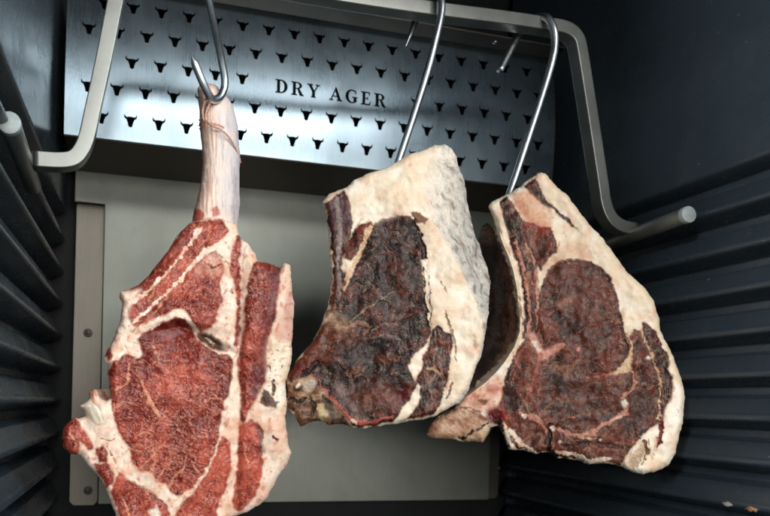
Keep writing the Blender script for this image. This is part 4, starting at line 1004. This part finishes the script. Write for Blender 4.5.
Z3 = [
 ('P', SIDE3, 'side', 'dried_side', dict(soft=1)),
 ('P', [(478, 226), (494, 228), (500, 245), (504, 262), (498, 285), (486, 285), (480, 260)], 'dark', None, dict(a=.75, soft=3)),
 ('P', [(483, 228), (490, 226), (492, 240), (488, 246), (482, 240)], 'tan', None, dict(a=.6, soft=2)),
 ('S', [(497, 270), (499, 300), (494, 330), (488, 350)], 'ltgrey', None, W([2, 6, 7, 4], a=.55, soft=3)),
 ('S', [(510, 300), (513, 320), (508, 345), (496, 366)], 'salmon', None, W([3, 5, 6, 5], a=.5, soft=2)),
 ('P', [(470, 372), (486, 350), (494, 352), (490, 372), (474, 388)], 'dark', None, dict(a=.85, soft=3)),
 # lean
 ('P', [(499.6, 201), (507.4, 197), (513.6, 205.5), (520, 216.4), (528, 232), (535, 246), (537, 271), (538.6, 291), (537, 319), (534, 341), (528, 344), (522, 338), (524.5, 318), (523, 290), (520, 271), (513.6, 255.6), (510, 240), (502.7, 218)], 'agedv', 'side_muscle'),
 ('P', [(523, 219), (530, 222), (538.6, 227), (551, 227), (555.7, 243), (557.5, 252), (548, 258.7), (541, 271), (536, 264), (530, 245), (521, 228)], 'agedred', 'upper_muscle'),
 ('P', [(532, 240), (545, 238), (548, 250), (540, 262), (535, 256)], 'dark', None, dict(a=.5, soft=3)),
 ('P', [(524, 187), (536, 177), (539, 185), (542.5, 194.6), (548, 201), (551, 205.5), (566.6, 218), (578, 232), (563.5, 220), (552.6, 209.5), (537, 200), (530, 194)], 'agedv', 'upper_muscle'),
 ('P', [(512, 194), (527, 190), (537, 200), (551, 209), (554, 227), (548, 227), (540, 227), (529, 220), (520, 212), (515, 201)], 'salmon', None, dict(a=.8, soft=1.2)),
 ('P', [(534, 204), (548, 208), (554, 222), (572, 234), (562, 240), (558, 232), (544, 216)], 'tanfat', None, dict(a=.5, soft=2)),
 ('P', [(569, 259), (557, 262), (548, 270), (542, 285), (537, 298), (537, 320), (533, 336), (524, 340), (515, 355), (508, 368), (503, 385), (500, 400), (490, 412), (498, 425), (502, 434), (507, 447), (524, 449), (535, 453), (547, 451), (558, 457), (577, 459), (588, 464), (606, 462), (620, 465), (628, 452), (638, 440), (646, 432), (656, 425), (660, 430), (663, 420), (667, 405), (672, 395), (672, 378), (668, 370), (668, 357), (661, 346), (656, 332), (648, 324), (643, 323), (640, 331), (634, 329), (629, 338), (624, 330), (619, 306), (615, 290), (611, 279), (602, 268), (591, 262), (580, 259)], 'aged3', 'eye_muscle'),
 ('P', [(569, 260), (557, 263), (549, 271), (543, 286), (538, 300), (538, 325), (543, 343), (560, 341), (572, 350), (585, 368), (605, 374), (620, 368), (629, 352), (626, 340), (619, 312), (614, 291), (609, 279), (600, 268), (588, 262)], 'eye3', None),
 ('P', [(631, 331), (640, 333), (643, 345), (650, 360), (652, 380), (645, 395), (632, 392), (628, 376), (632, 360)], 'agedred', 'rim_muscle', dict(soft=2)),
 ('P', [(643, 324), (649, 325), (656, 333), (662, 346), (668, 358), (668, 370), (672, 380), (672, 395), (667, 405), (663, 422), (659, 418), (660, 394), (658, 378), (653, 362), (648, 350), (643, 340)], 'agedv', 'rim_muscle'),
 ('P', [(630, 395), (648, 392), (655, 408), (645, 425), (632, 430), (620, 425), (622, 412)], 'dark', None, dict(a=.6, soft=3)),
 ('P', [(600, 432), (616, 426), (630, 432), (624, 442), (606, 446)], 'agedred', None, dict(a=.8, soft=2)),
 ('P', [(560, 448), (590, 440), (620, 446), (624, 462), (606, 461), (588, 462)], 'agedred', None, dict(a=.8, soft=2)),
 ('S', [(562, 446), (590, 443), (620, 447)], 'dark', None, W([3, 3, 4], a=.7, soft=1.5)),
 ('P', [(503, 392), (514, 390), (522, 402), (514, 412), (500, 408)], 'dark', None, dict(a=.8, soft=1.5)),
 ('P', [(548, 310), (575, 300), (600, 320), (612, 345), (600, 362), (570, 350)], 'dark', None, dict(a=.45, soft=6)),
 ('P', [(548, 264), (575, 262), (604, 275), (612, 300), (590, 310), (560, 290), (545, 290)], 'agedred', None, dict(a=.35, soft=6)),
 ('P', [(505, 425), (524, 418), (540, 428), (545, 445), (530, 450), (510, 444)], 'agedred', None, dict(a=.8, soft=2)),
 ('P', [(556, 360), (590, 380), (625, 380), (640, 400), (620, 420), (580, 428), (552, 415), (540, 390)], 'dark', None, dict(a=.40, soft=7)),
 ('P', [(560, 270), (590, 272), (600, 290), (575, 296), (556, 290)], 'dark', None, dict(a=.30, soft=6)),
 ('S', [(536, 405), (556, 398), (580, 402), (604, 396)], 'pink', None, W([1, 2.4, 2, 1], a=.18, soft=1.6)),
 ('S', [(560, 420), (580, 415), (606, 412), (622, 402)], 'salmon', None, W([1, 2.4, 2.4, 1.4], a=.18, soft=1.6)),
 ('S', [(548, 374), (566, 366), (584, 362), (602, 356)], 'pinkw', None, W([1, 1.8, 2, 1], a=.18, soft=1.6)),
 ('P', [(512, 198), (520, 200), (528, 214), (545, 224), (552, 234), (540, 232), (526, 224), (518, 212)], 'red', None, dict(a=.45, soft=2)),
 # fat strokes
 ('S', [(488, 205), (495, 222), (502, 240), (508.5, 256), (514, 272), (517, 288), (519.5, 304), (521, 320), (520, 334), (513, 349), (504, 363), (494, 374), (482, 386)], 'afat_c', 'fat_rim', W([3, 7, 7, 6.5, 6, 6, 6, 5, 5, 7, 10, 10, 11])),
 ('S', [(515, 240), (521, 260), (526, 283), (529, 302), (530, 320), (528, 332)], 'pinkw', None, W([2, 3, 3.5, 3, 2.4, 3], a=.8)),
 ('S', [(526, 243), (534, 260), (537, 276), (537.5, 300), (536, 325)], 'pinkw', None, W([1.4, 2, 2, 2, 1.5], a=.8)),
 ('S', [(516, 288), (520, 306), (523, 325)], 'brown', None, W([1, 1.6, 1.6], a=.8)),
 ('P', [(560, 246), (575, 240), (588, 246), (600, 256), (590, 261), (575, 257), (562, 260), (550, 266), (543, 276), (542, 270), (548, 260), (558, 254)], 'salmon', None, dict(a=.5, soft=2)),
 ('S', [(590, 248), (594, 256), (601, 260)], 'white', None, W([3, 4, 2], a=.7)),
 ('S', [(560, 242), (556, 252)], 'red', None, W([1.5, 2], a=.6)),
 ('P', [(526, 334), (535, 331), (538, 341), (545, 350), (556, 344), (566, 343), (558, 352), (548, 359), (541, 361), (534, 350)], 'pinkw', None, dict(a=.85, puff=1)),
 ('P', [(532, 341), (538, 342), (542, 350), (537, 352)], 'white', None),
 ('S', [(540, 355), (537, 372), (531, 388), (526, 398)], 'pink', None, W([5, 2.5, 2.5, 1], a=.75)),
 ('S', [(512, 350), (518, 368), (512, 380)], 'pink', None, W([2, 1.6, 2], a=.6)),
 ('S', [(522, 350), (516, 362), (510, 375)], 'pink', None, W([2, 1.4, 1], a=.6)),
 ('P', [(553, 302), (566, 299), (578, 292), (573, 300), (564, 305), (568, 311), (558, 308)], 'pinkw', None, dict(a=.42, soft=2)),
 ('S', [(545, 320), (552, 312), (562, 308)], 'pink', None, W([1, 2, 1.5], a=.6)),
 ('S', [(576, 334), (585, 327), (597, 324)], 'pink', None, W([1, 1.8, 1], a=.6)),
 ('P', [(630, 350), (632, 358), (632, 370), (624, 374), (608, 375), (616, 370), (624, 362)], 'creamline', 'fat_rim'),
 ('S', [(628, 334), (631, 343), (631, 354)], 'creamline', None, W([2, 2, 3], a=.9)),
 ('S', [(612, 374), (600, 376), (586, 378)], 'pink', None, W([3.5, 2.6, 1.4], a=.8)),
 ('S', [(632, 372), (634, 380), (637, 384)], 'pinkw', None, W([2, 2, 1.5], a=.8)),
 ('S', [(641, 330), (646, 344), (652, 354), (656, 367), (660, 380), (660.5, 394), (659, 418)], 'creamline', None, W([2.4, 2.2, 2, 1.8, 2, 1.4, 2], a=.85)),
 ('P', [(644, 358), (648, 355), (652, 357), (648, 360)], 'white', None, dict(puff=3)),
 ('S', [(553.6, 427), (563, 432), (578.6, 435.5), (591, 434), (603, 425), (616, 418), (626, 413), (628, 405)], 'pinkw', 'fat_rim', W([2, 3, 4.4, 5, 4.4, 4.4, 5, 3], a=.85, soft=1)),
 ('S', [(580, 437), (590, 440), (596, 438)], 'creamline', None, W([2, 3, 1])),
 ('S', [(612, 420), (622, 416)], 'white', None, W([2, 2.5], a=.6)),
 ('P', [(620, 402), (626, 398), (629, 404), (624, 409)], 'white', None, dict(a=.85, puff=2)),
 ('S', [(622, 398), (634, 388), (640, 380)], 'pinkw', None, W([4, 3, 1], a=.7)),
 ('S', [(520, 413), (530, 416), (540, 421), (547, 431), (548, 442)], 'pinkw', None, W([3, 5, 4, 2.5, 1], a=.85)),
 ('S', [(550, 424), (549, 436), (548, 448)], 'dark', None, W([3, 4, 4])),
 ('S', [(510, 430), (520, 443), (534, 452)], 'tanfat', None, W([6, 5, 4])),
 ('S', [(504, 424), (508, 438), (512, 448)], 'tanfat', None, W([5, 5, 4])),
 ('S', [(556, 452), (575, 455), (590, 461), (610, 459)], 'tanfat', None, W([3, 4, 5, 3], a=.85)),
 ('E', [(552.5, 428), (2.3, 2.6)], 'white', None), ('E', [(560, 442), (2, 2.6)], 'white', None), ('E', [(586, 461), (3, 2.4)], 'white', None), ('E', [(573, 417), (1.6, 1.6)], 'pinkw', None),
 ('E', [(600, 440), (1.4, 1.4)], 'white', None), ('E', [(632, 442), (1.6, 1.4)], 'pinkw', None), ('E', [(524, 416), (3, 2)], 'white', None), ('E', [(579, 349), (2.6, 2.2)], 'pinkw', None),
 # lower right fat folds
 ('P', [(664, 412), (672, 396), (676, 380), (686, 390), (686, 440), (672, 468), (640, 476), (618, 466), (627, 460), (634, 448), (642, 438), (650, 430), (658, 424), (659, 434)], 'afat', 'fat_rim', dict(puff=1.5)),
 ('P', [(627, 462), (638, 448), (640, 440), (643, 444), (644, 456), (636, 468), (628, 468)], 'tanb', None, dict(a=.8)),
 ('S', [(644, 441), (647, 450), (645, 459)], 'brown', None, W([3, 5, 2])),
 ('S', [(649, 440), (650, 452), (642, 464)], 'brown', None, W([1.2, 1.5, 1.5], a=.7)),
 ('S', [(661, 422), (661, 434), (658, 446)], 'dkred', None, W([4, 4, 3])),
 ('S', [(656, 436), (656, 450), (650, 460)], 'salmon', None, W([2, 3, 2], a=.6)),
 ('S', [(675, 408), (679, 412), (676, 416)], 'brown', None, W([1, 1, 1], a=.5)),
 ('S', [(662, 352), (668, 358), (670, 364)], 'brown', None, W([2, 3, 1.5], a=.6)),
 ('S', [(672, 374), (674, 388), (670, 402)], 'brown', None, W([1, 1.6, 1], a=.5)),
 # knob
 ('P', [(466, 393), (482, 384), (494, 372), (503, 380), (501, 396), (496, 410), (486, 414), (468, 408), (452, 412), (458, 404)], 'fat_p', 'bone_knob', dict(soft=1)),
 ('P', [(424, 436), (428, 427), (436, 418), (452, 411), (468, 408), (482, 414), (488, 420), (480, 426), (472, 432), (462, 437), (440, 440)], 'tanb', 'bone_knob', dict(puff=2)),
 ('P', [(462, 438), (472, 433), (482, 427), (492, 424), (488, 436), (482, 444), (460, 442)], 'tanb', 'bone_knob', dict(puff=1)),
 ('P', [(487, 385), (496, 383), (499, 390), (494, 396), (488, 393)], 'red', None, dict(a=.7, soft=1.5)),
 ('P', [(430, 432), (440, 418), (456, 412), (476, 414), (486, 422), (474, 432), (460, 438), (444, 438)], 'pink', None, dict(a=.32, soft=4)),
 ('P', [(468, 398), (480, 392), (492, 398), (494, 410), (480, 412), (466, 406)], 'red', None, dict(a=.35, soft=3)),
 ('E', [(483, 402), (5, 2.6)], 'brown', None),
 ('P', [(486, 412), (496, 406), (506, 412), (506, 422), (492, 424), (484, 420)], 'dkred', None, dict(soft=1.5)),
 ('P', [(492, 417), (500, 417), (502, 424), (494, 424)], 'dark', None),
 ('S', [(436, 419), (446, 414), (460, 408), (470, 408), (480, 412)], 'dkred', None, W([1, 2, 2.4, 1.6, 2], a=.8)),
 ('S', [(458, 439), (466, 437), (474, 431), (488, 423)], 'dark', None, W([2, 3, 1.6, 1.6])),
 ('P', [(425, 436), (428, 428), (434, 424), (436, 434), (432, 438)], 'red', None, dict(a=.5, soft=2)),
 ('S', [(448, 424), (456, 420), (462, 426)], 'brown', None, W([2, 4, 2], a=.5, soft=2)),
 ('S', [(502, 398), (503, 410), (508, 420)], 'red', None, W([2, 3, 3], a=.6, soft=1.5)),
]
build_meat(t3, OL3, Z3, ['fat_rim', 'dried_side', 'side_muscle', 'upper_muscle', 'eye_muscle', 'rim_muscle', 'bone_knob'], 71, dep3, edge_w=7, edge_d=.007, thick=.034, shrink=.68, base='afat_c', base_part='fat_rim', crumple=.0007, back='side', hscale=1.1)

# ------------------------------------------------------------------ crumbs on the rib
for i, (u_, v_, s_, col_, lb) in enumerate(((727, 504, .0026, L4(150, 146, 136), 'pale crumb lying on a black side rib, the left one of the two'), (751, 509, .0030, L4(150, 112, 84), 'brownish crumb of dried fat on a black side rib, the right one of the two'))):
    d_ = ray(u_, v_); p = CAM + d_ * ((XR - .0016) / d_[0])
    bm = bmesh.new(); bmesh.ops.create_icosphere(bm, subdivisions=3, radius=s_)
    rnd = random.Random(i)
    for v in bm.verts:
        k = 1 + .5 * math.sin(v.co.x * 2600 + i) * math.sin(v.co.z * 3100 + 2 * i) + rnd.uniform(-.1, .1)
        v.co = Vector((v.co.x * .6 * k, v.co.y * 1.3 * k, v.co.z * .55 * k)) + Vector(p)
    o = from_bm('meat_crumb', bm, plain('crumb_fat', col_, .6), None, smooth=True)
    setp(o, lb, 'crumb', 'crumbs on the side rib')
